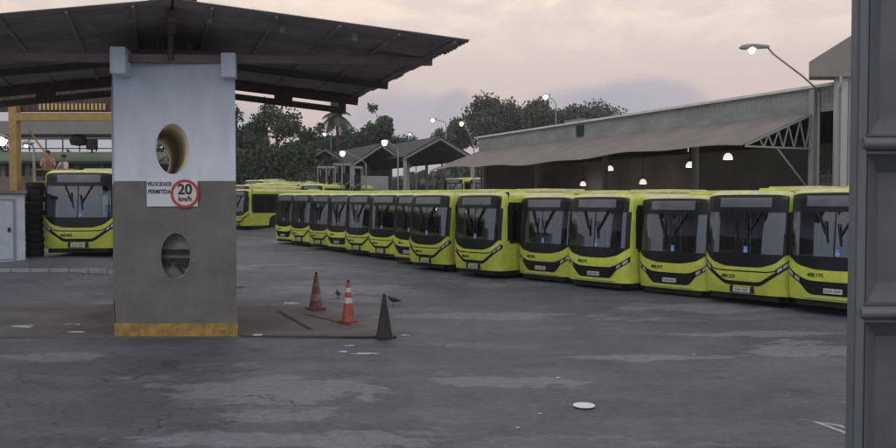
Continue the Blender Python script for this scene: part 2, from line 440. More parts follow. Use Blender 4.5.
busA = make_bus('A'); busB = make_bus('B')
bpy.context.view_layer.update()
PHI = .845
front = [  # photo px of left corner, z of left corner, kind, dz, number, label
 (275, 49.20, 'B', 0, '400.118', 'lime city bus at the far left end of the long row, only its front showing'),
 (290, 47.01, 'A', 0, '400.236', 'second lime bus from the far end of the row, next to the endmost bus'),
 (308, 44.16, 'A', 0, '400.194', 'third lime bus from the far end of the long parked row'),
 (326, 41.96, 'B', 0, '400.207', 'fourth lime bus from the far end, above the farthest cone'),
 (344, 39.67, 'A', 0, '400.182', 'fifth lime bus from the far end, above the striped cone'),
 (367, 37.50, 'A', 0, '400.215', 'sixth lime bus from the far end, left of the narrow dark fronted one'),
 (392, 34.90, 'B', 0, '400.161', 'narrowest looking bus front, squeezed in seventh from the far end of the row'),
 (408, 32.25, 'A', 0, '400.243', 'eighth lime bus from the far end, beside the bus whose dark side glass shows'),
 (453, 29.65, 'A', 0, '400.251', 'lime bus mid row, its dark side window showing past its front'),
 (517, 28.28, 'B', -.07, '400.225', 'fifth lime bus counted from the grey gate, with a black grille'),
 (566, 26.17, 'B', -.05, '400.271', 'fourth lime bus from the grey gate, paired headlights, black grille'),
 (637, 24.56, 'B', -.09, '400.277', 'third lime bus from the grey gate, under the second shed lamp from the right'),
 (703, 22.44, 'A', .02, '400.223', 'second lime bus from the grey gate, black chevron line across its nose'),
 (786, 20.38, 'B', .07, '400.175', 'lime bus nearest the camera, its right side cut off by the grey gate'),
]
def place(kind, x, y, rz, dz, num, label, group, first={}, tilt=0, g=None):
    src = busA if kind == 'A' else busB
    b = src if kind not in first else copy_tree(src)
    if kind not in first: first[kind] = src
    b.location = (x, y, gz(x, y) if g is None else g); b.rotation_euler = (tilt, 0, rz)
    pending.append((b, dz, num, kind)); tag(b, label, 'bus', group); return b
pending = []
for px, z, k, dz, num, lab in front:
    X = (px-448)/F*z*1.002
    c, s = math.cos(PHI), math.sin(PHI)
    w = 1.25
    # left image corner is local (-w, .15); local x -> (c,-s), local y -> (s, c)
    cx = X+w*c-.15*s; cy = z-w*s-.15*c
    b = place(k, cx, cy, -PHI, dz, num, lab, 'lime city buses parked in the long row', g=.008*max(0, cy-20))
# bus under the canopy at the left
place('A', -13.05, 28.0, .09, 0, '400.002', 'lime city bus standing alone left of the pale pillar, facing the yard', 'lime city buses parked apart from the long row')
# bus side-on behind the pier
pb = P(246.5, 215, 60); a38 = math.radians(38)
place('A', pb.x-1.25*math.cos(a38), 60+1.25*math.sin(a38), -a38, 0, '400.139', 'lime bus showing its yellow side and wheel right beside the pale pillar', 'lime city buses parked apart from the long row')
# buses on the slope behind, only the roofs show
back = [(236, 184.5, 67, 'roof of the front rank behind the row, against the pillar'), (262, 182.5, 71, 'front rank roof second from the pillar, below the dark trees'),
        (288, 183, 74, 'front rank roof in the middle of the group behind the row'), (310, 184, 72, 'front rank roof beside the small metal frames'),
        (252, 179.8, 79, 'middle rank roof nearest the pillar, between two ranks'), (298, 180.3, 81, 'middle rank roof farthest from the pillar'), (247, 176.3, 86, 'rearmost roof nearest the pillar, against the dark trees'), (275, 176.8, 88, 'rearmost roof in the middle, against the dark trees'), (305, 177, 90, 'rearmost roof farthest from the pillar, left of the metal frames')]
for i, (px, py, z, lab) in enumerate(back):
    p = P(px, py, z)
    place('A' if i % 2 else 'B', p.x, z, -math.radians(24), 0, '400.1%02d' % (30+i), 'pale lime '+lab, 'lime city buses parked apart from the long row', g=p.z-3.1)
for i, (px, z, lab) in enumerate([(452, 84, 'lime bus parked in the far open shed, under its right hand gable'), (478, 80, 'lime bus in the dark gap between far shed and warehouse awning')]):
    p = P(px, 178, z)
    place('B', p.x, z, -math.radians(35), 0, '400.2%02d' % (80+i), lab, 'lime city buses parked apart from the long row', g=p.z-3.1)
# set aside the extra height of each body and write its fleet number (after copying)
for b, dz, num, kind in pending:
    if dz:
        for ch in b.children:
            if not ch.name.startswith(('wheel',)) or ch.name.startswith('wheel_arch'): ch.location.z += dz
    zc = .765 if kind == 'A' else .93
    t = text_mesh('fleet_number', num, .125, M['ink'], b, .004, .003)
    s0 = -.27 if kind == 'A' else -.30
    p = FP(s0, zc, .01); q = FP(s0+.08, zc, .01)
    t.rotation_euler = (math.pi/2, 0, math.atan2(q.y-p.y, q.x-p.x)); t.location = (p.x, p.y, p.z+dz)

# ------------------------------------------------------------ GROUND
def lin(a, b, n): return [a+(b-a)*i/n for i in range(n+1)]
xs = [-500, -300, -180, -110, -70, -50]+lin(-40, 40, 80)+[50, 70, 110, 180, 300, 500]
ys = [-60, -30, -15]+lin(-8, 100, 108)+[110, 125, 150, 200, 300, 450, 700]
mb = MB(); mb.add([(x, y, gz(x, y)) for y in ys for x in xs], [(j*len(xs)+i, j*len(xs)+i+1, (j+1)*len(xs)+i+1, (j+1)*len(xs)+i) for j in range(len(ys)-1) for i in range(len(xs)-1)])

def G(px, py):
    z = F*H/(py-YH); p = P(px, py, z)
    # solve against flat ground exactly
    for _ in range(6):
        z *= (H-gz(p.x, p.y))/(H-p.z); p = P(px, py, z)
    return (p.x, p.y)
def asphalt():
    m = bpy.data.materials.new('worn_asphalt'); m.use_nodes = True; nt = m.node_tree; N = nt.nodes; L = nt.links; b = N['Principled BSDF']
    geo = N.new('ShaderNodeNewGeometry')
    def nz(scale, det=6, rough=.6, dist=0, sx=1, sy=1):
        mp = N.new('ShaderNodeMapping'); L.new(geo.outputs['Position'], mp.inputs[0]); mp.inputs['Scale'].default_value = (sx, sy, 1)
        n = N.new('ShaderNodeTexNoise'); n.inputs['Scale'].default_value = scale; n.inputs['Detail'].default_value = det; n.inputs['Roughness'].default_value = rough; n.inputs['Distortion'].default_value = dist
        L.new(mp.outputs[0], n.inputs['Vector']); return n.outputs['Fac']
    def rmp(i, stops):
        r = N.new('ShaderNodeValToRGB'); L.new(i, r.inputs[0]); e = r.color_ramp.elements
        while len(e) < len(stops): e.new(.5)
        for k, (p, c) in enumerate(stops):
            e[k].position = p; e[k].color = (c, c, c, 1) if not isinstance(c, tuple) else (*c, 1)
        return r.outputs[0]
    def mixc(f, a, b_):
        x = N.new('ShaderNodeMix'); x.data_type = 'RGBA'
        if isinstance(f, float): x.inputs[0].default_value = f
        else: L.new(f, x.inputs[0])
        for k, v in ((6, a), (7, b_)):
            if isinstance(v, tuple): x.inputs[k].default_value = (*v, 1)
            else: L.new(v, x.inputs[k])
        return x.outputs[2]
    def mul(a, b_):
        x = N.new('ShaderNodeMath'); x.operation = 'MULTIPLY'
        for k, v in ((0, a), (1, b_)):
            if isinstance(v, float): x.inputs[k].default_value = v
            else: L.new(v, x.inputs[k])
        return x.outputs[0]
    big = nz(.16, 4, .55, .6)
    base = rmp(big, [(.32, (.066, .074, .090)), (.5, (.086, .096, .115)), (.68, (.116, .127, .148))])
    med = rmp(nz(.9, 9, .74, .25, .55, 1.0), [(.38, .74), (.62, 1.2)])
    vm = N.new('ShaderNodeVectorMath'); vm.operation = 'MULTIPLY'; L.new(base, vm.inputs[0]); L.new(med, vm.inputs[1])
    # lighter worn patches with ragged edges
    pm = rmp(nz(.30, 9, .7, .3, .6, 1.0), [(.575, 0.0), (.60, 1.0)])
    c = mixc(mul(pm, .55), vm.outputs[0], (.20, .20, .205))
    # darker oily patches
    om = rmp(nz(.23, 6, .6, .8), [(.33, 1.0), (.43, 0.0)])
    c = mixc(mul(om, .5), c, (.045, .043, .046))
    # worn pale and dark repair patches, each at its own place on the ground
    ragn = N.new('ShaderNodeTexNoise'); ragn.inputs['Scale'].default_value = 1.3; ragn.inputs['Detail'].default_value = 10; ragn.inputs['Roughness'].default_value = .68
    rmp_ = N.new('ShaderNodeMapping'); rmp_.inputs['Scale'].default_value = (.6, 1, 1); L.new(geo.outputs['Position'], rmp_.inputs[0]); L.new(rmp_.outputs[0], ragn.inputs['Vector'])
    def patch_mask(px, py, rx, ry):
        c0 = G(px, py); wx = (G(px+rx, py)[0]-G(px-rx, py)[0])/2; wy = (G(px, py-ry)[1]-G(px, py+ry)[1])/2; cy = (G(px, py-ry)[1]+G(px, py+ry)[1])/2
        sb = N.new('ShaderNodeVectorMath'); sb.operation = 'SUBTRACT'; L.new(geo.outputs['Position'], sb.inputs[0]); sb.inputs[1].default_value = (c0[0], cy, 0)
        ms = N.new('ShaderNodeVectorMath'); ms.operation = 'MULTIPLY'; L.new(sb.outputs[0], ms.inputs[0]); ms.inputs[1].default_value = (1/wx, 1/wy, 0)
        ln = N.new('ShaderNodeVectorMath'); ln.operation = 'LENGTH'; L.new(ms.outputs[0], ln.inputs[0])
        ad = N.new('ShaderNodeMath'); ad.operation = 'MULTIPLY_ADD'; L.new(ragn.outputs['Fac'], ad.inputs[0]); ad.inputs[1].default_value = 3.2; L.new(ln.outputs['Value'], ad.inputs[2])
        m_ = N.new('ShaderNodeMapRange'); m_.inputs[1].default_value = 2.52; m_.inputs[2].default_value = 2.38; L.new(ad.outputs[0], m_.inputs[0]); return m_.outputs[0]
    for px, py, rx, ry in [(270, 392, 120, 15), (290, 416, 70, 9), (300, 440, 170, 9), (60, 356, 50, 6), (500, 383, 75, 7), (810, 350, 60, 10), (760, 334, 90, 3), (480, 316, 90, 4), (700, 308, 90, 5), (340, 290, 80, 5), (60, 275, 60, 4), (640, 358, 70, 4), (200, 283, 60, 3)]:
        c = mixc(mul(patch_mask(px, py, rx, ry), .6), c, (.20, .216, .245))
    for px, py, rx, ry in [(150, 368, 150, 8), (560, 338, 110, 8), (120, 410, 110, 13), (680, 410, 120, 13), (470, 360, 60, 6), (700, 322, 80, 4)]:
        c = mixc(mul(patch_mask(px, py, rx, ry), .5), c, (.062, .067, .078))
    # cracks
    v = N.new('ShaderNodeTexVoronoi'); v.feature = 'DISTANCE_TO_EDGE'; v.inputs['Scale'].default_value = .42
    nn = N.new('ShaderNodeTexNoise'); nn.inputs['Scale'].default_value = 1.1; nn.inputs['Detail'].default_value = 6
    L.new(geo.outputs['Position'], nn.inputs['Vector'])
    ad = N.new('ShaderNodeVectorMath'); ad.operation = 'MULTIPLY_ADD'; L.new(nn.outputs['Color'], ad.inputs[0]); ad.inputs[1].default_value = (2.4, 2.4, 0); L.new(geo.outputs['Position'], ad.inputs[2])
    L.new(ad.outputs[0], v.inputs['Vector'])
    cr = rmp(v.outputs['Distance'], [(.003, 1.0), (.010, 0.0)])
    gate = rmp(nz(.25, 3), [(.5, 0.0), (.56, 1.0)])
    c = mixc(mul(mul(cr, gate), .75), c, (.02, .02, .022))
    # fine aggregate
    fine = rmp(nz(60, 3, .7), [(.3, .6), (.7, 1.4)])
    vm2 = N.new('ShaderNodeVectorMath'); vm2.operation = 'MULTIPLY'; L.new(c, vm2.inputs[0]); L.new(fine, vm2.inputs[1])
    grit = rmp(nz(9, 8, .8, 0, .7, 1), [(.36, .72), (.64, 1.3)])
    vm3 = N.new('ShaderNodeVectorMath'); vm3.operation = 'MULTIPLY'; L.new(vm2.outputs[0], vm3.inputs[0]); L.new(grit, vm3.inputs[1])
    L.new(vm3.outputs[0], b.inputs['Base Color'])
    b.inputs['Specular IOR Level'].default_value = .45
    mr = N.new('ShaderNodeMapRange'); mr.inputs[3].default_value = .42; mr.inputs[4].default_value = .8; L.new(nz(.8, 5), mr.inputs[0]); L.new(mr.outputs[0], b.inputs['Roughness'])
    bp = N.new('ShaderNodeBump'); bp.inputs['Strength'].default_value = .55; bp.inputs['Distance'].default_value = .012
    L.new(nz(28, 6, .7), bp.inputs['Height']); bp2 = N.new('ShaderNodeBump'); bp2.inputs['Strength'].default_value = .5; bp2.inputs['Distance'].default_value = .05
    L.new(nz(1.3, 4, .5), bp2.inputs['Height']); L.new(bp.outputs[0], bp2.inputs['Normal']); L.new(bp2.outputs[0], b.inputs['Normal'])
    return m
M['asphalt'] = asphalt()
tag(mb.build('ground', M['asphalt'], smooth=True), kind='structure')

def irregular(poly, amp, seg=.35, seed=0):
    out = []; n = len(poly)
    for i in range(n):
        a = Vector(poly[i]); b = Vector(poly[(i+1) % n]); L = (b-a).length; k = max(1, int(L/seg))
        for j in range(k):
            p = a+(b-a)*j/k; q = Vector((p.x*1.7, p.y*1.7, seed)); o2 = Vector((9, 3, 1))
            f = lambda w: noise.noise(w)+.5*noise.noise(w*3.1)+.35*noise.noise(w*8.3)
            p = p+Vector((f(q)*amp, f(q+o2)*amp)); out.append((p.x, p.y))
    return out
def sheet(name, poly, h, m, thick=.003, **k):
    mb = MB(); n = len(poly)
    bm = bmesh.new(); vs = [bm.verts.new((x, y, gz(x, y)+h)) for x, y in poly]; f = bm.faces.new(vs)
    bmesh.ops.triangulate(bm, faces=[f]); bmesh.ops.recalc_face_normals(bm, faces=bm.faces)
    if sum(ff.normal.z for ff in bm.faces) < 0: bmesh.ops.reverse_faces(bm, faces=bm.faces)
    ext = bmesh.ops.extrude_face_region(bm, geom=list(bm.faces)); 
    for v in [e for e in ext['geom'] if isinstance(e, bmesh.types.BMVert)]: v.co.z += thick
    bmesh.ops.recalc_face_normals(bm, faces=bm.faces)
    me = bpy.data.meshes.new(name); bm.to_mesh(me); bm.free(); me.materials.append(m)
    o = bpy.data.objects.new(name, me); COL.objects.link(o); return tag(o, **k)
M['slab'] = mat('oily_concrete', (.135, .132, .132), .75, col2=(.060, .058, .058), vscale=.9, bump=.4, bscale=9)
M['joint'] = mat('joint_dark', (.02, .019, .018), .9)
M['patchl'] = mat('pale_worn_patch', (.215, .228, .25), .72, col2=(.115, .125, .142), vscale=2.2, bump=.4, bscale=25)
M['patchd'] = mat('dark_tar_patch', (.076, .083, .096), .7, col2=(.108, .117, .135), vscale=3, bump=.4, bscale=25)
M['chalk'] = mat('white_spill', (.62, .62, .63), .8, col2=(.35, .35, .36), vscale=6)
sl = [G(396, 338), G(312, 307), G(180, 306), G(0, 304), (-16, G(0, 304)[1]), (-16, G(0, 336)[1]), G(0, 338), G(200, 338.5)]
sheet('pavement', irregular(sl, .06, .4, 3), .001, M['slab'], .022, kind='structure')
for pl in ([(275, 312), (280, 312), (314, 331), (309, 331)], [(303, 315), (306, 315), (352, 326), (348, 326.5)]):
    sheet('pavement_joint', [G(*p) for p in pl], .0235, M['joint'], .003, kind='structure')
sheet('pavement_joint', irregular([G(240, 336.6), G(392, 337.2), G(392, 338.6), G(240, 338)], .02, .4, 8), .0235, M['joint'], .003, kind='structure')
def ellipse_px(cx, cy, rx, ry, n=44, rag=.34, seed=0):
    out = []
    for k in range(n):
        t = 2*math.pi*k/n; r = 1+rag*2*(noise.noise(Vector((math.cos(t)*2, math.sin(t)*2, seed)))+.7*noise.noise(Vector((math.cos(t)*6, math.sin(t)*6, seed+.5))))
        out.append(G(cx+rx*math.cos(t)*r, cy-ry*math.sin(t)*r))
    return out
for i, (cx, cy, rx, ry) in enumerate([(62, 318, 22, 2.6), (23, 327.5, 10, 1.2), (75, 324, 14, 1.3), (76, 313, 6, .8), (76, 333, 8, 1.0), (258, 336, 6, .9)]):
    sheet('spill_mark', ellipse_px(cx, cy, rx, ry, seed=i), .025, M['chalk'], .002, kind='structure')
for i, (cx, cy, rx, ry) in enumerate([(291, 303.5, 8, 1.0), (343, 352, 4, .8), (366, 354, 12, .9), (350, 346, 5, .6), (405, 335.5, 4, .7), (558, 378, 2, .5), (518, 428, 2, .6), (694, 355, 1.5, .6), (540, 414, 2, .6)]):
    sheet('spill_mark', ellipse_px(cx, cy, rx, ry, seed=i+20), .007, M['chalk'], .002, kind='structure')
# painted arrow remains at lower right
M['roadw'] = mat('worn_road_paint', (.45, .45, .45), .8, col2=(.22, .22, .22), vscale=9)
sheet('road_marking', [G(796, 419), G(842, 425.5), G(846, 428.5), G(812, 421.5)], .004, M['roadw'], .003, kind='structure')
sheet('road_marking', [G(812, 421.8), G(822, 423.6), G(846, 432), G(846, 434.5)], .004, M['roadw'], .003, kind='structure')
# kerb in front of the left bus
mb = MB(); 
for i in range(24):
    x0, x1 = -19+i*.62, -19+i*.62+.60
    if x1 > -6.5: break
    g = max(gz(x0, 25.6), gz(x1, 25.6)); mb.box(x0, x1, 25.5, 25.72, g-.4, g+.07)
tag(mb.build('kerb', M['steel'], bevel=.01), kind='structure')
# white disc
x, y = G(584, 407)
mb = MB(); mb.lathe([(0, .006), (.10, .006), (.135, .014), (.15, .022), (.153, .020), (.138, .008), (.10, .001), (0, .001)], 28)
o = mb.build('paper_plate', M['white'], smooth=True); o.location = (x, y, gz(x, y)+.006); tag(o, 'flat round white plate lying alone on the open asphalt', 'plate')

# ------------------------------------------------------------ PIER
DV = Vector((-2.2, 5.1, 0)); ZP = 16.5
def extr_poly(pts, d):
    n = len(pts); mb = MB(); mb.add(list(pts)+[p+d for p in pts], [tuple(range(n)), tuple(range(n, 2*n))[::-1]]+[(i, (i+1) % n, n+(i+1) % n, n+i) for i in range(n)]); return mb
pier = empty('concrete_pillar', ((-6.84-4.4)/2, ZP, .02)); tag(pier, 'broad concrete pillar painted pale blue above and grey below, with two oval holes', 'pillar')
pier_inv = Matrix.Translation(-pier.location)
xl, xr = P(116.3, 330, ZP).x, P(237, 330, ZP).x
ztop = P(170, 57.5, ZP).z; zmid = P(170, 181, ZP).z; zbase = P(170, 323.5, ZP).z
def ell(cx, cy, rx, ry, k=1.0, n=48, y=ZP, dy=0):
    c = P(cx, cy, ZP); sx = rx*ZP/F*k; sz = ry*ZP/F*k
    return [Vector((c.x+sx*math.cos(2*math.pi*i/n), y+dy, c.z+sz*math.sin(2*math.pi*i/n))) for i in range(n)]
def holed(name, z0, z1, m, hole):
    rect = [Vector((xl, ZP, z0)), Vector((xr, ZP, z0)), Vector((xr, ZP, z1)), Vector((xl, ZP, z1))]
    o = extr_poly(rect, DV).build(name, m)
    if hole:
        e = ell(*hole, dy=0); e = [v-DV*.2 for v in e]; c = extr_poly(e, DV*1.4).build('cut', None)
        bo = o.modifiers.new('b', 'BOOLEAN'); bo.object = c; bo.operation = 'DIFFERENCE'; bo.solver = 'EXACT'
        bpy.context.view_layer.update()
        me = bpy.data.meshes.new_from_object(o.evaluated_get(bpy.context.evaluated_depsgraph_get())); o.modifiers.clear(); o.data = me
        bpy.data.objects.remove(c)
        me.materials.clear(); me.materials.append(m)
    o.data.transform(pier_inv); o.parent = pier; return o
h1 = (172.5, 149, 16.5, 25); h2 = (176, 256.5, 15, 23)
holed('upper_wall', zmid, ztop, M['pierup'], h1); holed('lower_wall', .02, zmid, M['pierlow'], h2)
for nm, h, m in (('upper_hole_lining', h1, M['cream']), ('lower_hole_lining', h2, M['greylin'])):
    a = ell(*h, k=.985); mb = MB(); n = len(a); mb.add([v+DV*.004 for v in a]+[v+DV*.996 for v in a], [(i, (i+1) % n, n+(i+1) % n, n+i) for i in range(n)])
    o = mb.build(nm, m, smooth=True); o.data.transform(pier_inv); o.parent = pier
mb = MB()
c = P(176, 256.5, ZP)
q = Vector((c.x, ZP, c.z))+DV*.03
for zo, t, x0_, x1_ in ((.10, .035, -.4, .4), (-.075, .03, -.4, -.02), (-.085, .04, .02, .4), (-.175, .02, -.4, -.1), (-.19, .02, .0, .4)): mb.box(q.x+x0_, q.x+x1_, q.y-.06, q.y+.02, q.z+zo-t, q.z+zo+t)
mb.bar((q.x+.02, q.y-.07, q.z-.16), (q.x+.2, q.y-.07, q.z-.36), .04)
o = mb.build('dark_bars', M['blackm']); o.data.transform(pier_inv); o.parent = pier  # dark bars across the inner panel of the lower hole
back_ = ell(*h2, k=.983); back_ = [v+DV*.035 for v in back_]
o = extr_poly(back_, DV*.004).build('inner_panel', mat('inner_panel_grey', (.17, .17, .175), .8, var=.3, vscale=5)); o.data.transform(pier_inv); o.parent = pier
# ochre base band, slightly proud with an uneven top
mb = MB(); nx = 40; top = []; 
for i in range(nx+1):
    x = xl-.02+(xr-xl+.04)*i/nx; top.append(zbase+.02*noise.noise(Vector((x*4, 1, 1)))+.008*noise.noise(Vector((x*17, 5, 1))))
vs = []
for i in range(nx+1):
    x = xl-.02+(xr-xl+.04)*i/nx; vs += [(x, ZP-.025, .021), (x, ZP-.025, top[i]), (x, ZP+.01, top[i]+.006), (x, ZP+.01, .021)]
fs = []
for i in range(nx):
    for k in range(3): fs.append((i*4+k, i*4+k+1, i*4+4+k+1, i*4+4+k))
fs += [(0, 1, 2, 3), tuple(nx*4+k for k in range(4))]
mb.add(vs, fs); mb.add([Vector((xr+.02, ZP-.02, .021)), Vector((xr+.02, ZP-.02, zbase)), Vector((xr+.02, ZP-.02, zbase))+DV, Vector((xr+.02, ZP-.02, .021))+DV], [(0, 1, 2, 3)])
mb.add([Vector((xl-.02, ZP-.02, .021)), Vector((xl-.02, ZP-.02, zbase)), Vector((xl-.02, ZP-.02, zbase))+DV, Vector((xl-.02, ZP-.02, .021))+DV], [(0, 1, 2, 3)])
o = mb.build('painted_base', M['yband']); o.data.transform(pier_inv); o.parent = pier
for (a, b_, y0, y1, zf) in ((109.8, 125, 46.5, 73, 15.9), (221, 235.5, 52.5, 77, 16.15)):
    p0 = P(a, y1, zf); p1 = P(b_, y0, zf); mb = MB(); w = p1.x-p0.x
    rect = [Vector((p0.x, zf, p0.z)), Vector((p1.x, zf, p0.z)), Vector((p1.x, zf, p1.z)), Vector((p0.x, zf, p1.z))]
    d = Vector((-.43*(ZP+.003-zf)*.4, ZP-.003-zf, 0))
    o = extr_poly(rect, d).build('beam_end', M['pierup'], bevel=.012); o.data.transform(pier_inv); o.parent = pier

# speed sign
p0 = P(147.5, 206.5, ZP); p1 = P(198, 181, ZP)
sg = empty('speed_limit_sign', ((p0.x+p1.x)/2, ZP-.028, (p0.z+p1.z)/2)); tag(sg, 'white 20 km/h speed limit board with red ring on the pillar', 'sign')
W2, H2 = (p1.x-p0.x)/2, (p1.z-p0.z)/2
mb = MB(); mb.box(-W2, W2, -.006, .02, -H2, H2); mb.build('board', mat('board_white', (.60, .64, .70), .5, var=.08), sg)
u = ZP/F
def disc(r0, r1, y, name, m):
    mb = MB(); n = 48; vs = []
    for k in range(n):
        t = 2*math.pi*k/n
        for r, yy in ((r0, y), (r1, y), (r1, y+.006), (r0, y+.006)): vs.append((r*math.cos(t), yy, r*math.sin(t)))
    mb.add(vs, [(k*4+q, ((k+1) % n)*4+q, ((k+1) % n)*4+(q+1) % 4, k*4+(q+1) % 4) for k in range(n) for q in range(4)])
    o = mb.build(name, m, sg); o.location = ((185.6-172.75)*u, 0, 0); return o
disc(.001, 12.2*u, -.014, 'dial', mat('dial_white', (.60, .60, .56), .5)); disc(11.6*u, 14.2*u, -.020, 'ring', M['signred'])
def wr(s, px, py, size, nm='lettering', bold=.004, m=None):
    t = text_mesh(nm, s, size, m or M['ink'], sg, .002, bold); t.rotation_euler = (math.pi/2, 0, 0); t.location = ((px-172.75)*u, -.020, -(py-193.75)*u); return t
wr('20', 185.6, 189.8, 14.5*u, bold=.008); wr('km/h', 185.8, 199.0, 6.6*u, bold=.004)
t = wr('VELOCIDADE', 160.2, 184.2, 5.6*u, bold=.003); t.scale.x = .72; t.location.y = -.010
t = wr('PERMITIDA', 160.0, 191.8, 5.8*u, bold=.003); t.scale.x = .80; t.location.y = -.010

# ------------------------------------------------------------ CANOPY
can = empty('fuel_canopy', (-4.98, 14.5, 0)); tag(can, 'wide dark pitched sheet metal canopy carried on the pale pillar', 'canopy')
cinv = Matrix.Translation(-can.location)
A = Vector((-2.99, 8.1, 0)); AL = A.length; Ad = A.normalized()
def croof(side, q, t, dz=0):
    """q metres out from ridge along front direction, t 0..1 along depth"""
    fr = Vector((1, .108, 0))
    return Vector((-4.98, 14.5, 6.50))+fr*q*side+A*t+Vector((0, 0, -.116*q+dz))
QL = 5.4
for side in (-1, 1):
    mb = MB(); NT = 48*4; NQ = 8; g = []
    for i in range(NT+1):
        t = i/NT; wz = .022*math.sin(2*math.pi*i/4+.3)
        for j in range(NQ+1):
            q = .02+(QL-.02+.03*math.sin(i//16*2.3))*j/NQ; g.append(croof(side, q, t, wz))
    n0 = len(g); g2 = [v+Vector((0, 0, -.012)) for v in g]
    fs = []
    for i in range(NT):
        for j in range(NQ):
            a = i*(NQ+1)+j; fs.append((a, a+1, a+NQ+2, a+NQ+1)); fs.append(tuple(n0+k for k in (a, a+NQ+1, a+NQ+2, a+1)))
    for j in range(NQ): fs.append((j, j+1, n0+j+1, n0+j)); a = NT*(NQ+1)+j; fs.append((a, a+1, n0+a+1, n0+a))
    for i in range(NT): a = i*(NQ+1)+NQ; b_ = a+NQ+1; fs.append((a, b_, n0+b_, n0+a))
    mb.add(g+g2, fs); o = mb.build('roof_sheet', M['roofu'], recalc=False); o.data.transform(cinv); o.parent = can
    # purlins run with the ridge
    for q in (.7, 1.85, 3.0, 4.1, 5.15):
        mb = MB(); mb.bar(croof(side, q, .01, -.055), croof(side, q, .99, -.055), .05, .05); o = mb.build('purlin', M['roofu']); o.data.transform(cinv); o.parent = can
    for t in (.61, .97):
        mb = MB(); mb.bar(croof(side, .03, t, -.19), croof(side, 5.3 if t > .3 else 4.9, t, -.17), .12, .16 if t < .9 else .26, (0, 0, 1))
        (mb.bar(croof(side, .03, t, -.50), croof(side, 4.9, t, -.50), .12, .17) if t > .9 else None)
        for q in ((3.2,) if t > .9 else ()): mb.bar(croof(side, q, t, -.56), croof(side, q, t, -.2), .12, .5)
        if t > .9: mb.bar(croof(side, 4.85, t, -.56), croof(side, 4.85, t, -.3), .10, .2)
        o = mb.build('cross_beam', M['rust'] if t > .3 else M['pinkst']); o.data.transform(cinv); o.parent = can
mb = MB(); 
pr = [(-.42, -.03), (-.30, .04), (-.12, .09), (0, .10), (.12, .09), (.30, .04), (.42, -.03)]
fr = Vector((1, .108, 0)); vs = []
for t in (-.006, 1.0):
    for q, z in pr: vs.append(Vector((-4.98, 14.5, 6.52))+fr*q+A*t+Vector((0, 0, z)))
    for q, z in pr[::-1]: vs.append(Vector((-4.98, 14.5, 6.50))+fr*q+A*t+Vector((0, 0, z)))
n = len(pr)*2; mb.add(vs, [(i, (i+1) % n, n+(i+1) % n, n+i) for i in range(n)]+[tuple(range(n))[::-1], tuple(range(n, 2*n))])
o = mb.build('ridge_cap', M['roofu']); o.data.transform(cinv); o.parent = can
mb = MB(); mb.bar(P(-130, 56, 15.7), P(432, 61.5, 17.0), .16, .16); o = mb.build('front_beam', M['pinkst']); o.data.transform(cinv); o.parent = can
mb = MB()
for px, py in ((90, 26), (131, 19), (210, 20), (355, 38), (283, 30)):
    p = P(px, py, 15.4); mb = MB(); mb.bar(p+Vector((0, 0, -.06)), p+Vector((0, 0, .14)), .10, .10); o = mb.build('purlin_cleat', M['roofu']); o.data.transform(cinv); o.parent = can
mb = MB(); mb.bar(croof(1, 0, .06, -.2), croof(1, 0, .99, -.2), .16, .2)
for t in (.22, .3): mb.bar(croof(1, 0, t, -.3), croof(1, 0, t, -.80), .10, .10)
o = mb.build('ridge_beam', M['rust']); o.data.transform(cinv); o.parent = can
mb = MB()
for px in (158, 163, 171, 187, 191): 
    p = P(px, 57, ZP+.25); mb.tube([(p.x, p.y, p.z-.05), (p.x, p.y, p.z+.28)], .02, 6)
mb.bar((P(112, 52, ZP+.3)), (P(236, 55, ZP+.3)), .16, .12)
o = mb.build('support_rods', M['rust']); o.data.transform(cinv); o.parent = can

# ------------------------------------------------------------ CONES & PIGEONS
def cone(name, px, py, h, bw, mats, label, bands, lean=0):
    x, y = G(px, py); R = empty(name, (x, y, gz(x, y)+.003+(.02 if py > 309 and py < 330 else 0)), .3*px); tag(R, label, 'traffic cone', 'traffic cones in the yard')
    mb = MB(); b = bw/2
    mb.prism([(b*cx, b*cy) for cx, cy in ((-1, -.8), (-.8, -1), (.8, -1), (1, -.8), (1, .8), (.8, 1), (-.8, 1), (-1, .8))], 0, .035)
    mb.build('base', mats[0], R, bevel=.006)
    r0, r1 = b*.82, .036
    rad = lambda t: r0+(r1-r0)*t
    def seg(t0, t1, off=0, cap=False):
        z0, z1 = .03+(h-.03)*t0, .03+(h-.03)*t1
        p = [(rad(t0)+off, z0), (rad(t1)+off, z1)]
        if t0 == 0: p = [(rad(0)+.02, z0), (rad(.03), z0+.03)]+p[1:]
        if cap: p += [(rad(t1)*.8, z1+.012), (.012, z1+.014)]
        m = MB(); m.lathe(p, 24); return m
    seg(0, 1, 0, True).build('body', mats[0], R, smooth=True)
    for t0, t1, m in bands: seg(t0, t1, .004).build('reflective_band' if m is M['conew'] else 'band', m, R, smooth=True)
    m = MB(); m.lathe([(.03, h-.01), (.036, h+.01), (.03, h+.05), (.015, h+.055)], 12); m.build('tip', mats[1], R, smooth=True)
    R.rotation_euler[1] = lean
cone('traffic_cone', 316, 309.5, .90, .45, (M['orange2'], M['coneb']), 'dirty faded orange cone with weathered stripes, farthest of the three cones', [(.22, .42, mat('cone_dirty_white', (.34, .25, .23), .8, var=.5, vscale=14)), (.62, .75, mat('cone_dirty_band', (.30, .19, .17), .8, var=.5, vscale=14))], .01)
cone('traffic_cone', 348, 322.5, .92, .37, (M['orange'], M['coneb']), 'bright orange cone with clean white bands, middle of the three cones', [(.46, .60, M['conew']), (.74, .86, M['conew'])], -.015)
cone('traffic_cone', 384.3, 338, .86, .41, (M['coneb'], M['coneb']), 'plain black cone nearest the camera at the corner of the concrete slab', [], .0)
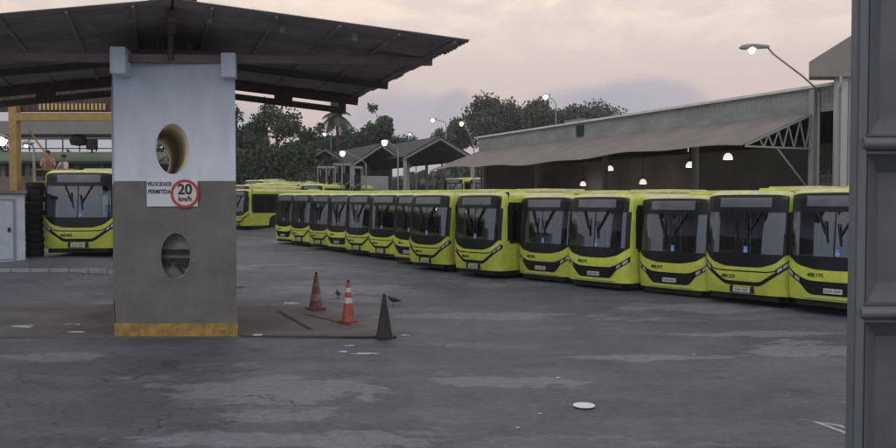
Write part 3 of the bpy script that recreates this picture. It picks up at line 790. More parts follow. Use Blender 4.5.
def pigeon(px, py, s, rz, label):
    x, y = G(px, py); R = empty('pigeon', (x, y, gz(x, y)+.005), rz); R.scale = (s, s, s); tag(R, label, 'pigeon', 'pigeons on the asphalt')
    mb = MB(); mb.tube([(-.17, 0, .10), (-.10, 0, .115), (-.03, 0, .13), (.05, 0, .145), (.10, 0, .165), (.125, 0, .195), (.14, 0, .215), (.165, 0, .212), (.178, 0, .205), (.20, 0, .198)], [.012, .03, .055, .062, .048, .03, .026, .022, .012, .003], 12)
    for sy in (-.02, .02): mb.tube([(.02, sy, .09), (.025, sy, .03), (.04, sy, .004), (.06, sy, .004)], .006, 6)
    mb.build('body', M['pigeon'], R, smooth=True)
    for sy in (-1, 1):
        mb = MB(); mb.tube([(.08, .045*sy, .15), (0, .062*sy, .14), (-.09, .045*sy, .12), (-.17, .02*sy, .105)], [.02, .028, .018, .005], 8); mb.build('wing', M['pigeon'], R, smooth=True)
pigeon(394.5, 305.2, 1.05, .15+math.pi, 'dark pigeon standing on the asphalt behind the black cone')
pigeon(338, 298, .95, 1.9, 'dark pigeon seen end on between the striped and faded cones')

# ------------------------------------------------------------ WAREHOUSE
d = Vector((-.44, .898, 0)); n_ = Vector((-.898, -.44, 0)); O = Vector((16.15, 35, 0))
g0 = .25
def W(t, out, z): return O+d*t+n_*out+Vector((0, 0, z))
wh = empty('warehouse', O); tag(wh, 'long open fronted warehouse behind the buses, with grey cladding and brown sloping awning', 'warehouse'); winv = Matrix.Translation(-O)
def wb(mb, name, m, **k):
    o = mb.build(name, m, **k); o.data.transform(winv); o.parent = wh; return o
def corr(f, nu, nv, amp, nrm, thick=.02):
    """corrugated sheet: f(u,v)->point ; waves along u"""
    g = []; N4 = nu*4
    for i in range(N4+1):
        for j in range(nv+1): g.append(f(i/N4, j/nv)+nrm*(amp*(1 if (i % 4) in (1, 2) else -1)))
    fs = [(i*(nv+1)+j, i*(nv+1)+j+1, (i+1)*(nv+1)+j+1, (i+1)*(nv+1)+j) for i in range(N4) for j in range(nv)]
    n0 = len(g); g2 = [v-nrm*thick for v in g]; fs += [tuple(n0+k for k in f_[::-1]) for f_ in fs]
    for i in range(N4):
        for j in (0, nv): a = i*(nv+1)+j; b_ = a+nv+1; fs.append((a, b_, n0+b_, n0+a))
    mb = MB(); mb.add(g+g2, fs); return mb
T0, T1 = -1.0, 31.2
wb(corr(lambda u_, v: W(T0+(T1-T0)*u_, .02, 6.72+1.05*v), 110, 1, .022, n_), 'fascia_cladding', M['fascia'], recalc=False)
ar = [0]*1
def aw(u_, v):
    t = .1+(T1-.1)*u_; sag = .10*math.sin(u_*9)*v+.05*math.sin(u_*31)*v
    return W(t, .12+4.2*v, 6.72-1.55*v+sag)
an = (Vector((0, 0, 1))+n_*.36).normalized()
wb(corr(aw, 130, 4, .008, an), 'awning', M['awning'], recalc=False)
mb = MB(); mb.bar(W(T0, .12, 7.84), W(T1+.3, .12, 7.84), .22, .12); wb(mb, 'gutter', M['gutter'])
# roof behind
mb = MB(); 
vs = [W(T0, -.1, 7.80), W(T1+.4, -.1, 7.80), W(T1+.4, -11, 8.6), W(T0, -11, 8.6), W(T1+.4, -22, 7.8), W(T0, -22, 7.8)]
mb.add(vs+[v-Vector((0, 0, .08)) for v in vs], [(0, 1, 2, 3), (3, 2, 4, 5), (6, 9, 8, 7), (9, 11, 10, 8), (0, 3, 9, 6), (3, 5, 11, 9), (1, 7, 8, 2), (2, 8, 10, 4), (0, 6, 7, 1), (5, 4, 10, 11)]); wb(mb, 'roof', M['fascia'])
p = P(588, 125, 55); mb = MB(); mb.box(-1.0, 1.0, -.5, .5, -.3, .25); rv = mb.build('roof_vent', M['graycap']); rv.data.transform(Matrix.Translation(W(20.5, -2, 8.1)-O) @ Matrix.Rotation(2.03, 4, 'Z')); rv.parent = wh
mb = MB(); mb.box(-.35, .35, -.03, .05, -.35, .35); rv = mb.build('louvre', M['blackm']); c0 = W(17.5, .07, 7.3)-O
rv.data.transform(Matrix.Translation(c0) @ Matrix.Rotation(math.atan2(d.y, d.x), 4, 'Z')); rv.parent = wh
# walls: back, ends, floor
def wallq(a, b_, z0, z1, th, name, m):
    a = Vector(a); b_ = Vector(b_); mb = MB(); mb.bar(Vector((a.x, a.y, (z0+z1)/2)), Vector((b_.x, b_.y, (z0+z1)/2)), th, z1-z0); return wb(mb, name, m)
wallq(W(T0, -21.8, 0), W(T1, -21.8, 0), -.2, 7.8, .2, 'back_wall', M['darkwall'])
wallq(W(T1, -.2, 0), W(T1, -21.5, 0), -.2, 7.7, .2, 'end_wall', M['darkwall'])
wallq(W(T0, -.2, 0), W(T0, -21.5, 0), -.2, 7.7, .2, 'end_wall', mat('shaded_end_wall', (.055, .052, .05), .9, var=.3))  # darker copy of the wall colour, interior shade painted in
# inner low partition behind the bus tails
wallq(W(T0, -7.0, 0), W(T1-.2, -7.0, 0), -.2, 5.9, .15, 'partition_wall', M['darkwall'])
mb = MB(); mb.bar(W(T0, -6.85, 5.95), W(T1-.3, -6.85, 5.95), .1, .12); wb(mb, 'partition_rail', M['blackm'])
for t in (0, 7.6, 15.3, 23.0, 30.7):
    mb = MB(); mb.box(-.13, .13, -.13, .13, -.3, 7.7); o = mb.build('column', M['steel'] if t < 1 else M['graycap']); o.data.transform(Matrix.Translation(W(t, .17 if t < 1 else -.25, 0)-O) @ Matrix.Rotation(math.atan2(d.y, d.x), 4, 'Z')); o.parent = wh
    # awning bracket truss
    if t > 1: continue
    mb = MB(); a = W(t, .2, 5.12); b_ = W(t, 3.9, 5.12); top0 = W(t, .2, 6.6)
    tp = lambda q: W(t, q, 6.72-1.55*(q-.12)/4.2-.06)
    mb.bar(a, W(t, 4.2, 5.12), .07); mb.bar(tp(.2), tp(4.2), .07)
    qs = [.3, 1.0, 1.7, 2.3, 2.9, 3.4]
    for i_, q in enumerate(qs[:-1]):
        mb.bar(tp(q), W(t, (q+qs[i_+1])/2, 5.12), .045); mb.bar(W(t, (q+qs[i_+1])/2, 5.12), tp(qs[i_+1]), .045)
    mb.bar(W(t, 2.4, 5.1), W(t, .15, 3.1), .07)
    wb(mb, 'bracket_truss', M['steel'])
# dark machinery near the first bay
mb = MB()
for k in range(5): p = W(.8+.25*k, -2.2, 0); mb.bar((p.x, p.y, 2), (p.x, p.y, 4.0+.3*(k % 2)), .12)
for z in (3.2, 3.6, 4.0): mb.bar(W(.6, -2.2, z), W(2.2, -2.2, z), .08)
rk = mb.build('storage_rack', M['steel']); tag(rk, 'grey metal rack standing inside the first warehouse bay', 'rack')
# pendant lamps
for px, py, z, lab in ((728, 157, 40, 'largest glowing dome lamp, nearest the steel bracket'), (690, 165, 45.5, 'glowing dome lamp second from the steel bracket'), (643, 182, 52, 'low glowing dome lamp just above a bus roof'),
                       (610, 168.5, 54.5, 'glowing dome lamp high under the awning, left of the low one'), (583, 184, 60, 'small glowing dome lamp at the far left end of the warehouse')):
    p = P(px, py, z); R = empty('pendant_lamp', p); tag(R, lab, 'lamp', 'dome lamps under the warehouse awning')
    s = .23
    pl_ = bpy.data.lights.new('lamp_light', 'POINT'); pl_.energy = 13; pl_.shadow_soft_size = .25; pl_.color = (1, .95, .85); po = bpy.data.objects.new('lamp_light', pl_); COL.objects.link(po); po.parent = R; po.location = (0, 0, -.4)
    mb = MB(); mb.lathe([(s, -.12), (s*1.03, -.08), (s*.95, .02), (s*.72, .12), (s*.4, .18), (.03, .2)], 20); mb.lathe([(0, -.13), (s*.96, -.13)], 20); mb.build('lamp_shade', M['dome'], R, smooth=True)
    mb = MB(); mb.tube([(0, 0, .23), (0, 0, 7.4-p.z)], .02, 6); mb.box(-.07, .07, -.07, .07, .22, .36); mb.build('hanging_rod', M['blackm'], R)

# neighbour building right of it
nb = empty('office_building', (17.2, 34.6, .1)); tag(nb, 'pale building with a grey sloping roof edge beside the dark gate', 'building'); ni = Matrix.Translation(-nb.location)
zz = 33.1
a = P(809, 62, zz); b_ = P(809, 76.5, zz); c = P(860, 30, zz); e = P(860, 77, zz); e.z = b_.z
o = extr_poly([b_, e, c, a], Vector((.45, 1.0, 0))).build('roof_gable', M['graycap']); o.data.transform(ni); o.parent = nb
mb = MB(); x0 = P(836, 100, 33.3).x; mb.prism([(x0, 33.3), (x0+9, 33.3), (x0+9, 37.2), (x0+.1, 33.72)], -.2, b_.z-.003); o = mb.build('wall', M['pale_wall']); o.data.transform(ni); o.parent = nb
mb = MB()
for k in range(14): mb.box(x0+.15+.35*k, x0+.2+.35*k, 33.26, 33.3, 0, b_.z-.1)
o = mb.build('wall_rib', M['graycap']); o.data.transform(ni); o.parent = nb
mb = MB(); p = P(841, 82, 33.1); mb.tube([(p.x, 33.16, b_.z+.02), (p.x, 33.1, p.z), (p.x-.14, 33.16, p.z-.35), (p.x-.14, 33.18, 0)], .07, 8); o = mb.build('downpipe', M['steel'], smooth=True); o.data.transform(ni); o.parent = nb

# ------------------------------------------------------------ STREET LAMPS
def lamp(hx, hy, z, bx, by, label, head=.7, pole=True, bulb=.10, gzv=None, bm='bulb'):
    bulb *= .72
    a = P(hx, hy, z); b = P(bx, by, z+.5)
    base = Vector((b.x, b.y, gz(b.x, b.y) if gzv is None else gzv)); R = empty('street_lamp', base); tag(R, label, 'street lamp', 'lit street lamps')
    L = lambda v: v-base
    mb = MB()
    if pole: mb.tube([(0, 0, 0), (0, 0, (b.z-base.z))], [.09, .06], 10); mb.build('pole', M['steel'], R, smooth=True)
    mb = MB(); c1 = b+(a-b)*.25+Vector((0, 0, .1)); c2 = b+(a-b)*.7+Vector((0, 0, abs(a.z-b.z)*.18)); dirx = 1 if b.x > a.x else -1
    e_ = a+Vector((dirx*head*.5, 0, .12))
    mb.tube([L(b), L(b+(a-b)*.08+Vector((0, 0, .1))), L(c1+Vector((0, 0, .12))), L(c2+Vector((0, 0, .05))), L(e_)], .04, 8); mb.build('arm', M['steel'], R, smooth=True)
    mb = MB(); mb.tube([L(e_+Vector((dirx*.1, 0, 0))), L(e_), L(a+Vector((0, 0, .13))), L(a+Vector((-dirx*head*.38, 0, .09))), L(a+Vector((-dirx*head*.5, 0, .06)))], [.04, .08, .13, .11, .03], 12); h = mb.build('lamp_head', M['steel'], R, smooth=True)
    mb = MB(); mb.lathe([(.0, -bulb*1.5), (bulb*.5, -bulb*1.35), (bulb*.9, -bulb*.8), (bulb*1.15, -bulb*.1), (bulb, bulb*.5), (0, bulb*.7)], 14, L(a)+Vector((-dirx*.05, 0, 0))); mb.build('bulb', M[bm], h, smooth=True)
lamp(753, 49.5, 34.3, 819, 92, 'lit street lamp on a long curved arm beside the pale building', 1.2, True, .17)
lamp(343, 153, 76, 366, 164, 'bright street lamp low in front of the left shed gable', .7, True, .30)
lamp(385, 142, 82, 398, 150, 'bright street lamp at the peak of the left shed', .7, True, .36)
lamp(433, 120, 92, 446, 124, 'small street lamp standing clear against the sky above the right shed', .7, True, .24)
lamp(462, 123.5, 78, 474, 146, 'street lamp on a diagonal arm in front of the big round trees', .7, True, .22)
lamp(546, 96.5, 78, 556, 104, 'street lamp shining high in the crown of the big trees', .7, True, .28)
lamp(325, 134, 100, 331, 138, 'faint small street lamp left of the low gable lamp', .6, True, .20)
lamp(410, 134, 110, 416, 138, 'faintest distant street lamp between the two lit sheds', .6, True, .16)
lamp(1, 140, 32, -9, 150, 'brilliant lamp at the far left beside the yellow post', .6, True, .22)
lamp(27, 145.5, 40, 34, 150, 'small lamp just right of the yellow post', .5, True, .10)

# ------------------------------------------------------------ FAR SHEDS
def shed(pl, eave, wl, Hh, rise, length, label):
    d3 = d; w3 = Vector((.898, .44, 0)); base = Vector((pl[0], pl[1], 0)); g = gz(*pl)
    R = empty('open_shed', (pl[0], pl[1], g)); tag(R, label, 'shed', 'gabled open sheds at the back')
    S = lambda u_, t, z: w3*u_+d3*t+Vector((0, 0, z-g))
    for u0, u1, z0, z1 in ((-.3, wl/2, Hh-.15, Hh+rise), (wl/2, wl+.3, Hh+rise, Hh-.15)):
        mb = MB(); vs = [S(u0, -.4, z0), S(u1, -.4, z1), S(u1, length, z1), S(u0, length, z0)]; mb.add(vs+[v-Vector((0, 0, .12)) for v in vs], [(0, 1, 2, 3), (7, 6, 5, 4), (0, 4, 5, 1), (2, 6, 7, 3), (0, 3, 7, 4), (1, 5, 6, 2)]); mb.build('roof', mat('shed_roof_sheet', (.05, .053, .058), .8, var=.25), R)
        mb = MB(); mb.bar(S(u0, -.3, z0-.3), S(u1, -.3, z1-.3), .14, .22); mb.build('gable_rafter', M['graycap'], R)
    for u_ in (0, wl):
        for t in (0, length*.5, length-.3): mb = MB(); mb.bar(S(u_, t, g), S(u_, t, Hh), .36, .36); mb.build('column', M['steel'], R)
        mb = MB(); mb.bar(S(u_, 0, Hh-.3), S(u_, length, Hh-.3), .15, .3); mb.build('eave_beam', M['blackm'], R)
    mb = MB(); mb.bar(S(0, length, (g+Hh)/2), S(wl, length, (g+Hh)/2), .15, Hh-g); mb.add([S(0, length-.1, Hh), S(wl, length-.1, Hh), S(wl/2, length-.1, Hh+rise-.1)], [(0, 1, 2)]); mb.build('back_wall', M['darkwall'], R)
shed((-10.16, 85), 0, 6.4, 7.0, 2.1, 24, 'left shed gable with a lamp at its peak, open and dark inside')
shed((-4.54, 84), 0, 8.0, 7.7, 2.1, 24, 'wider right shed gable, open and dark, touching the warehouse awning')
shed((-17.2, 90), 0, 6.6, 7.0, 2.0, 20, 'leftmost low shed, mostly hidden by dark trees')
p0 = P(362, 176, 80); p1 = P(388, 176, 80)
mb = MB(); mb.bar((p0.x, 80, p0.z-2), (p1.x, 80.5, p0.z-2), .2, 4); tag(mb.build('low_wall', M['steel']), 'low pale blue wall at the mouth of the left shed', 'wall')
# white rack frames
for k, px in enumerate((322, 331, 338, 346, 357)):
    z = 74+k*.3; a = P(px-4.3, 164 if k in (2, 3) else 167, z); b_ = P(px+4.3, 164, z); R = empty('rack_frame', (a.x, z, gz(a.x, z))); w = b_.x-a.x; h = a.z-R.location.z
    lab = ['leftmost', 'second', 'middle', 'fourth', 'rightmost'][k]
    tag(R, f'{lab} of the thin white metal frames between the dark trees and the left shed', 'metal frame', 'white metal frames by the trees')
    mb = MB()
    for x_ in (0, w):
        for y_ in (0, 1.6): mb.bar((x_, y_, 0), (x_, y_, h), .07)
        mb.bar((x_, 0, h), (x_, 1.6, h), .10)
    for y_ in (0, 1.6): mb.bar((0, y_, h), (w, y_, h), .14); mb.bar((0, y_, h*.5), (w, y_, h*.62), .06)
    mb.build('frame', M['steel'], R)
    mb = MB(); mb.box(.1, w-.1, .3, 1.4, .1, h*.8); mb.build('stored_panel', M['blackm'], R)

# ------------------------------------------------------------ LEFT BACKGROUND
hx1 = P(24.5, 225, 27).x; gh = gz(-14.8, 27.5)
R = empty('small_hut', (hx1-2.2*math.cos(.5)+.02, 27-2.2*math.sin(.5), gh), .5); tag(R, 'small pale blue hut with a flat roof at the left edge', 'hut')
mb = MB(); mb.box(-1.6, 2.2, 0, 2.2, -.4, 2.22); mb.build('wall', M['hut'], R, bevel=.01)
mb = MB(); mb.box(-1.7, 2.28, -.1, 2.3, 2.223, 2.34); mb.build('roof', M['pinkst'], R, bevel=.01)
mb = MB(); mb.box(.9, 1.84, -.03, -.003, .02, 2.0); dr = mb.build('door', M['hutdoor'], R)
mb = MB(); mb.box(.84, .9, -.045, -.003, 0, 2.06); mb.box(1.84, 1.9, -.045, -.003, 0, 2.06); mb.box(.9, 1.84, -.045, -.003, 2.0, 2.06); mb.build('door_frame', M['steel'], R)
mb = MB(); mb.box(1.68, 1.76, -.07, -.03, .95, 1.08); mb.build('handle', M['blackm'], dr)
# tyre stack
tx = P(32, 220, 28.2).x
for k in range(11):
    mb = MB(); n = 24; rr = .22; rt = .115
    ring = [(.24*math.cos(2*math.pi*i/n), .24*math.sin(2*math.pi*i/n), 0) for i in range(n+1)]
    mb.lathe([(.14, .03), (.16, 0), (.27, 0), (.30, .03), (.31, .12), (.30, .21), (.27, .235), (.16, .235), (.14, .21)], 22)
    o = mb.build('tyre', M['tyre'], smooth=True); o.location = (tx+random.uniform(-.03, .03), 28.4+random.uniform(-.03, .03), gz(tx, 28.4)+.24*k)
    tag(o, ['lowest', 'second lowest', 'third', 'fourth', 'fifth', 'middle', 'seventh', 'eighth', 'ninth', 'second highest', 'topmost'][k]+' tyre from the ground in the dark tyre stack beside the hut', 'tyre', 'stacked black tyres')
# yellow gantry
gx = empty('yellow_gantry', (P(14, 150, 31).x, 31, gz(-16, 31))); tag(gx, 'yellow steel frame with a ribbed brown fascia standing behind the hut', 'gantry'); gi = Matrix.Translation(-gx.location)
def gb(mb, nm, m):
    o = mb.build(nm, m); o.data.transform(gi); o.parent = gx
pt = P(14.5, 113, 31)
mb = MB(); mb.bar((pt.x, 31, .5), (pt.x, 31, P(0, 104, 31).z), .34, .3); gb(mb, 'post', M['yellow'])
p2 = P(175, 117, 31); mb = MB(); mb.bar((p2.x, 31.0, .5), (p2.x, 31.0, P(0, 110, 31).z), .3, .3); gb(mb, 'post', M['yellow'])
mb = MB(); z = P(60, 117, 31).z; mb.bar((pt.x-.1, 30.95, z), (p2.x, 30.95, z), .25, .30); gb(mb, 'beam', M['yellow'])
mb = MB(); z0, z1 = P(0, 112, 31.2).z, P(0, 86, 31.2).z
fl = corr(lambda a_, b_: Vector((-22+12.2*a_, 31.25, z0+(z1-z0)*b_)), 60, 1, .02, Vector((0, -1, 0))); gb(fl, 'ribbed_fascia', M['rust'])
mb = MB()
for k in range(17):
    a = P(40+k*4, 110, 31.2); mb.box(a.x, a.x+.07, 31.12, 31.18, a.z, a.z+.24)
gb(mb, 'translucent_slats', M['slat_glow'])
mb = MB(); zf = P(0, 186, 32).z
mb.box(pt.x+.3, pt.x+2.0, 31.6, 33.2, 4.0-.9, 3.2); gb(mb, 'platform', M['rust'])
mb = MB(); 
for x_ in (pt.x+.35, pt.x+1.1, pt.x+1.95): mb.tube([(x_, 31.6, 1), (x_, 31.6, 4.1)], .03, 6)
mb.bar((pt.x+.3, 31.6, 4.1), (pt.x+2.0, 31.6, 4.1), .04); mb.bar((pt.x+.3, 31.6, 3.6), (pt.x+2.0, 31.6, 3.6), .04); mb.bar((pt.x+.3, 31.5, 5.6), (pt.x+1.1, 31.5, 4.5), .06); gb(mb, 'railing', M['yellow'])
# people on the platform
def person(x, y, z, shirt, rz, label, lean=0):
    R = empty('person', (x, y, z), rz); tag(R, label, 'person', 'people on the platform')
    J = {'pel': (0, 0, .95), 'ch': (0, lean*.5, 1.25), 'nk': (0, lean, 1.48), 'hd': (0, lean, 1.58), 'tp': (0, lean-.01, 1.74),
         'sl': (-.18, lean, 1.42), 'el': (-.26, lean-.1, 1.15), 'wl': (-.12, lean-.3, 1.05), 'hl': (-.08, lean-.38, 1.05),
         'sr': (.18, lean, 1.42), 'er': (.26, lean-.1, 1.15), 'wr': (.12, lean-.3, 1.05), 'hr': (.08, lean-.38, 1.05),
         'pl': (-.1, 0, .88), 'kl': (-.11, -.02, .48), 'al': (-.11, .02, .08), 'tl': (-.12, -.15, .03), 'pr': (.1, 0, .88), 'kr': (.11, -.02, .48), 'ar': (.11, .02, .08), 'tr': (.12, -.15, .03)}
    def skin(name, edges, rad, m):
        ks = []
        for a, b in edges:
            for k in (a, b):
                if k not in ks: ks.append(k)
        me = bpy.data.meshes.new(name); me.from_pydata([J[k] for k in ks], [(ks.index(a), ks.index(b)) for a, b in edges], []); me.materials.append(m)
        o = bpy.data.objects.new(name, me); COL.objects.link(o); o.parent = R
        o.modifiers.new('s', 'SKIN'); 
        for i, k in enumerate(ks): me.skin_vertices[0].data[i].radius = (rad.get(k, .05),)*2
        me.skin_vertices[0].data[0].use_root = True
        s = o.modifiers.new('u', 'SUBSURF'); s.levels = s.render_levels = 2; return o
    skin('body', [('pel', 'ch'), ('ch', 'nk'), ('nk', 'hd'), ('hd', 'tp'), ('ch', 'sl'), ('sl', 'el'), ('el', 'wl'), ('wl', 'hl'), ('ch', 'sr'), ('sr', 'er'), ('er', 'wr'), ('wr', 'hr'), ('pel', 'pl'), ('pl', 'kl'), ('kl', 'al'), ('al', 'tl'), ('pel', 'pr'), ('pr', 'kr'), ('kr', 'ar'), ('ar', 'tr')],
         dict(pel=.13, ch=.14, nk=.055, hd=.095, tp=.075, sl=.055, el=.04, wl=.03, hl=.035, sr=.055, er=.04, wr=.03, hr=.035, pl=.08, kl=.055, al=.04, tl=.04, pr=.08, kr=.055, ar=.04, tr=.04), M['skin'])
    skin('shirt', [('pel', 'ch'), ('ch', 'sl'), ('sl', 'el'), ('ch', 'sr'), ('sr', 'er')], dict(pel=.155, ch=.175, sl=.075, el=.055, sr=.075, er=.055), shirt)
    skin('trousers', [('pel', 'pl'), ('pl', 'kl'), ('kl', 'al'), ('pel', 'pr'), ('pr', 'kr'), ('kr', 'ar')], dict(pel=.15, pl=.105, kl=.075, al=.06, pr=.105, kr=.075, ar=.06), M['pants'])
    mb = MB(); mb.lathe([(0, .115), (.06, .10), (.095, .05), (.10, 0), (.085, -.03)], 14, (0, lean+.02, 1.68)); mb.build('hair', M['hair'], R, smooth=True)
person(pt.x+.72, 32.1, 3.2-.1, M['pinkshirt'], .5, 'person in a pink shirt standing right of the yellow post')
person(pt.x+1.25, 32.3, 2.95, M['whiteshirt'], -.4, 'person in a pale shirt standing above the tyre stack, right of the pink shirt')
# far left building with railing
fb = empty('depot_building', (-24, 50, gz(-24, 50))); tag(fb, 'dark low depot building with green roof and railing, seen under the canopy', 'building'); fi = Matrix.Translation(-fb.location)
def fbb(mb, nm, m):
    o = mb.build(nm, m); o.data.transform(fi); o.parent = fb
L0, L1 = P(-60, 150, 50).x, P(160, 150, 50).x
mb = MB(); mb.box(L0, L1, 50, 56, 0, P(0, 160, 50).z); fbb(mb, 'wall', M['darkwall'])
zz0 = P(0, 161, 49.6).z; zz1 = P(0, 151, 51.5).z
mb = MB(); mb.add([(L0, 49.4, zz0), (L1, 49.4, zz0), (L1, 52.5, zz1), (L0, 52.5, zz1), (L0, 49.4, zz0-.15), (L1, 49.4, zz0-.15), (L1, 52.5, zz1-.15), (L0, 52.5, zz1-.15)], [(0, 1, 2, 3), (7, 6, 5, 4), (0, 4, 5, 1), (1, 5, 6, 2), (3, 2, 6, 7), (0, 3, 7, 4)]); fbb(mb, 'roof', M['greenroof'])
mb = MB(); za, zb_ = P(0, 150, 52.3).z, P(0, 139, 52.3).z
mb.bar((L0, 52.3, zb_), (L1, 52.3, zb_), .08); mb.bar((L0, 52.3, za+.1), (L1, 52.3, za+.1), .06)
x_ = L0
while x_ < L1: mb.bar((x_, 52.3, za-.1), (x_, 52.3, zb_), .06); x_ += 1.1
fbb(mb, 'railing', M['blackm'])
for k in range(9):
    x_ = L0+1.0+k*1.55; mb = MB(); mb.box(x_, x_+1.2, 49.94, 50.02, P(0, 176, 50).z, P(0, 164, 50).z); fbb(mb, 'window', M['black'])
mb = MB(); zc = P(0, 134, 46).z; zd = P(0, 121, 46).z
mb.box(P(-40, 130, 46).x, P(180, 130, 46).x, 46, 49, zc, zd); 
for px in (-20, 150): q = P(px, 130, 46).x; mb.box(q-.15, q+.15, 46.3, 46.6, 0, zc)
o = mb.build('roof_slab', M['graycap']); tag(o, 'long dark roof slab on posts spanning behind the yellow beam', 'roof')
p = P(73, 136, 45.9); mb = MB(); mb.lathe([(.05, .45), (.35, .4), (.5, .1), (.42, -.15), (0, -.2)], 14); o = mb.build('ceiling_fan_housing', M['blackm'], smooth=True); o.location = (p.x, 46.6, zc-.45); tag(o, 'dark round housing hanging under the long roof slab', 'housing')
p = P(92, 145, 52.2); mb = MB(); mb.box(-.32, .32, -.2, .2, -.3, .35); mb.bar((0, 0, -1), (0, 0, -.3), .1); o = mb.build('junction_box', M['blackm'], bevel=.03); o.location = p; tag(o, 'dark box fixed on the railing behind the lone bus', 'box')

# ------------------------------------------------------------ TREES
def tree(name, px, top, z, wpx, low, m, label, group, nclump=16, nleaf=2600, leaf=.42, flat=1.0, trunk=True, seed=0, gap=1.0):
    rnd = random.Random(seed); base = P(px, 200, z); g = gz(base.x, z); topz = P(px, top, z).z; lowz = P(px, low, z).z; wr_ = wpx*z/F/2
    R = empty(name, (base.x, z, g)); tag(R, label, 'tree', group)
    hc = (topz+lowz)/2-g; rh = (topz-lowz)/2
    cl = []
    for k in range(nclump):
        while True:
            v = Vector((rnd.uniform(-1, 1), rnd.uniform(-1, 1), rnd.uniform(-1, 1)))
            if .25 < v.length < 1: break
        sz = rnd.uniform(.27, .48)*gap
        v = v*(1-sz*.6); cl.append((Vector((v.x*wr_, v.y*wr_, hc+v.z*rh*flat)), sz*wr_, sz*min(wr_, rh)*.9))
    k = max(range(nclump), key=lambda i: cl[i][0].z); dzp = (hc+rh)-(cl[k][0].z+cl[k][2]); cl[k] = (cl[k][0]+Vector((0, 0, dzp)), cl[k][1], cl[k][2])
    if trunk:
        mb = MB(); tr = max(.18, wr_*.07); f0 = Vector((0, 0, max(.6, hc-rh*.8)))
        mb.tube([(0, 0, 0), (tr*.3, 0, f0.z*.5), tuple(f0), (0, 0, hc)], [tr*1.3, tr, tr*.8, tr*.45], 9)
        for c, rx, rz in cl:
            st = f0+Vector((0, 0, rnd.uniform(0, max(.1, hc-f0.z)))); md = (st+c)/2+Vector((0, 0, -.1*rx)); mb.tube([st, md, c], [tr*.45, tr*.28, tr*.08], 6)
        mb.build('trunk', M['bark'], R, smooth=True)
    vs = []; fs = []
    tot = sum(r*r for _, r, _ in cl)
    for c, rx, rz in cl:
        for q in range(int(nleaf*rx*rx/tot)):
            v = Vector((rnd.gauss(0, 1), rnd.gauss(0, 1), rnd.gauss(0, 1))).normalized()*(rnd.random()**.45)*rnd.uniform(.75, 1.18)
            p = c+Vector((v.x*rx, v.y*rx, v.z*rz)); a = Vector((rnd.gauss(0, 1), rnd.gauss(0, 1), rnd.gauss(0, .7))).normalized(); b = a.orthogonal().normalized(); b.rotate(Matrix.Rotation(rnd.random()*6.3, 3, a))
            cc = a.cross(b); s = leaf*rnd.uniform(.5, 1.15); i = len(vs); vs += [p-b*s*.5, p+cc*s*.28, p+b*s*.5, p-cc*s*.28]; fs.append((i, i+1, i+2, i+3))
    mb = MB(); mb.add(vs, fs); mb.build('crown', m, R, recalc=False)
def palm(px, top, z, m, label, seed):
    rnd = random.Random(seed); b = P(px, 200, z); g = gz(b.x, z); h = P(px, top, z).z-g; R = empty('palm_tree', (b.x, z, g)); tag(R, label, 'tree', 'trees behind the yard on the left')
    mb = MB(); mb.tube([(0, 0, 0), (.2, 0, h*.5), (0, 0, h-1.2)], [.28, .2, .15], 8); mb.build('trunk', M['bark'], R, smooth=True)
    mb = MB()
    for k in range(38):
        az = k*2.4; el = rnd.uniform(-.5, 1.35); L = rnd.uniform(1.5, 2.6); pts = []
        for i in range(8):
            t = i/7; r = L*t*math.cos(el)*(1-.1*t); zz_ = h-1.2+L*t*math.sin(el)-1.7*t*t*math.cos(el)
            pts.append(Vector((r*math.cos(az), r*math.sin(az), zz_)))
        mb.tube(pts, [.05]*4+[.03]*4, 4)
        sd = Vector((-math.sin(az), math.cos(az), 0))
        for i in range(1, 8):
            for j in range(3):
                p = pts[i-1].lerp(pts[i], j/3); ln = 1.0*(1-abs(i/7-.5)*.8)
                dd = (pts[i]-pts[i-1]).normalized()
                for s in (-1, 1): e = p+sd*s*ln+dd*.3*ln-Vector((0, 0, .35*ln)); mb.add([p, p+dd*.14, e], [(0, 1, 2)])
    mb.build('crown', m, R, recalc=False)
GL = 'trees behind the yard on the left'; GR = 'trees behind the warehouse'
TL = [
 (228, 104, 92, 52, 200, 'leafA', 'dense dark broad tree right beside the pale pillar', 20, 4200, .5),
 (262, 112, 90, 44, 198, 'leafA', 'dark rounded tree second from the pale pillar', 18, 3600, .5),
 (277, 99, 100, 46, 150, 'leafB', 'sparse open tree with twigs against the sky under the canopy edge', 15, 1100, .5),
 (298, 128, 88, 44, 200, 'leafA', 'low dark tree under the canopy corner', 16, 3200, .45),
 (318, 123, 105, 36, 170, 'leafB', 'tree with ragged top left of the palm', 14, 1800, .5),
 (352, 128, 108, 46, 165, 'leafB', 'bushy tree between the palm and the tall clump', 16, 2400, .5),
 (384, 103, 104, 30, 150, 'leafB', 'tall narrow tree reaching above the left shed', 14, 1800, .5),
 (372, 124, 106, 52, 160, 'leafB', 'wide mid green tree behind the left shed roof', 16, 2600, .5),
 (405, 134, 112, 34, 165, 'leafC', 'thin low tree between the two lit sheds', 12, 900, .45),
 (325, 140, 86, 30, 200, 'leafA', 'dark shrubby tree right behind the white frames', 12, 2000, .4),
 (310, 140, 84, 70, 205, 'leafA', 'dark low tree between the white frames and the bus roofs', 16, 3600, .45),
 (345, 133, 110, 60, 170, 'leafB', 'green tree filling the gap under the palm crown', 16, 2600, .5),
 (270, 142, 86, 84, 205, 'leafA', 'dark low spreading tree above the parked bus roofs', 16, 3600, .45),
]
for i, (px, top, z, w, low, m, lab, nc, nl, lf) in enumerate(TL): tree('broadleaf_tree', px, top, z, w*1.12, low, M[m], lab, GL, nc, int(nl*1.6), lf*1.15, seed=i+3, gap=1.1)
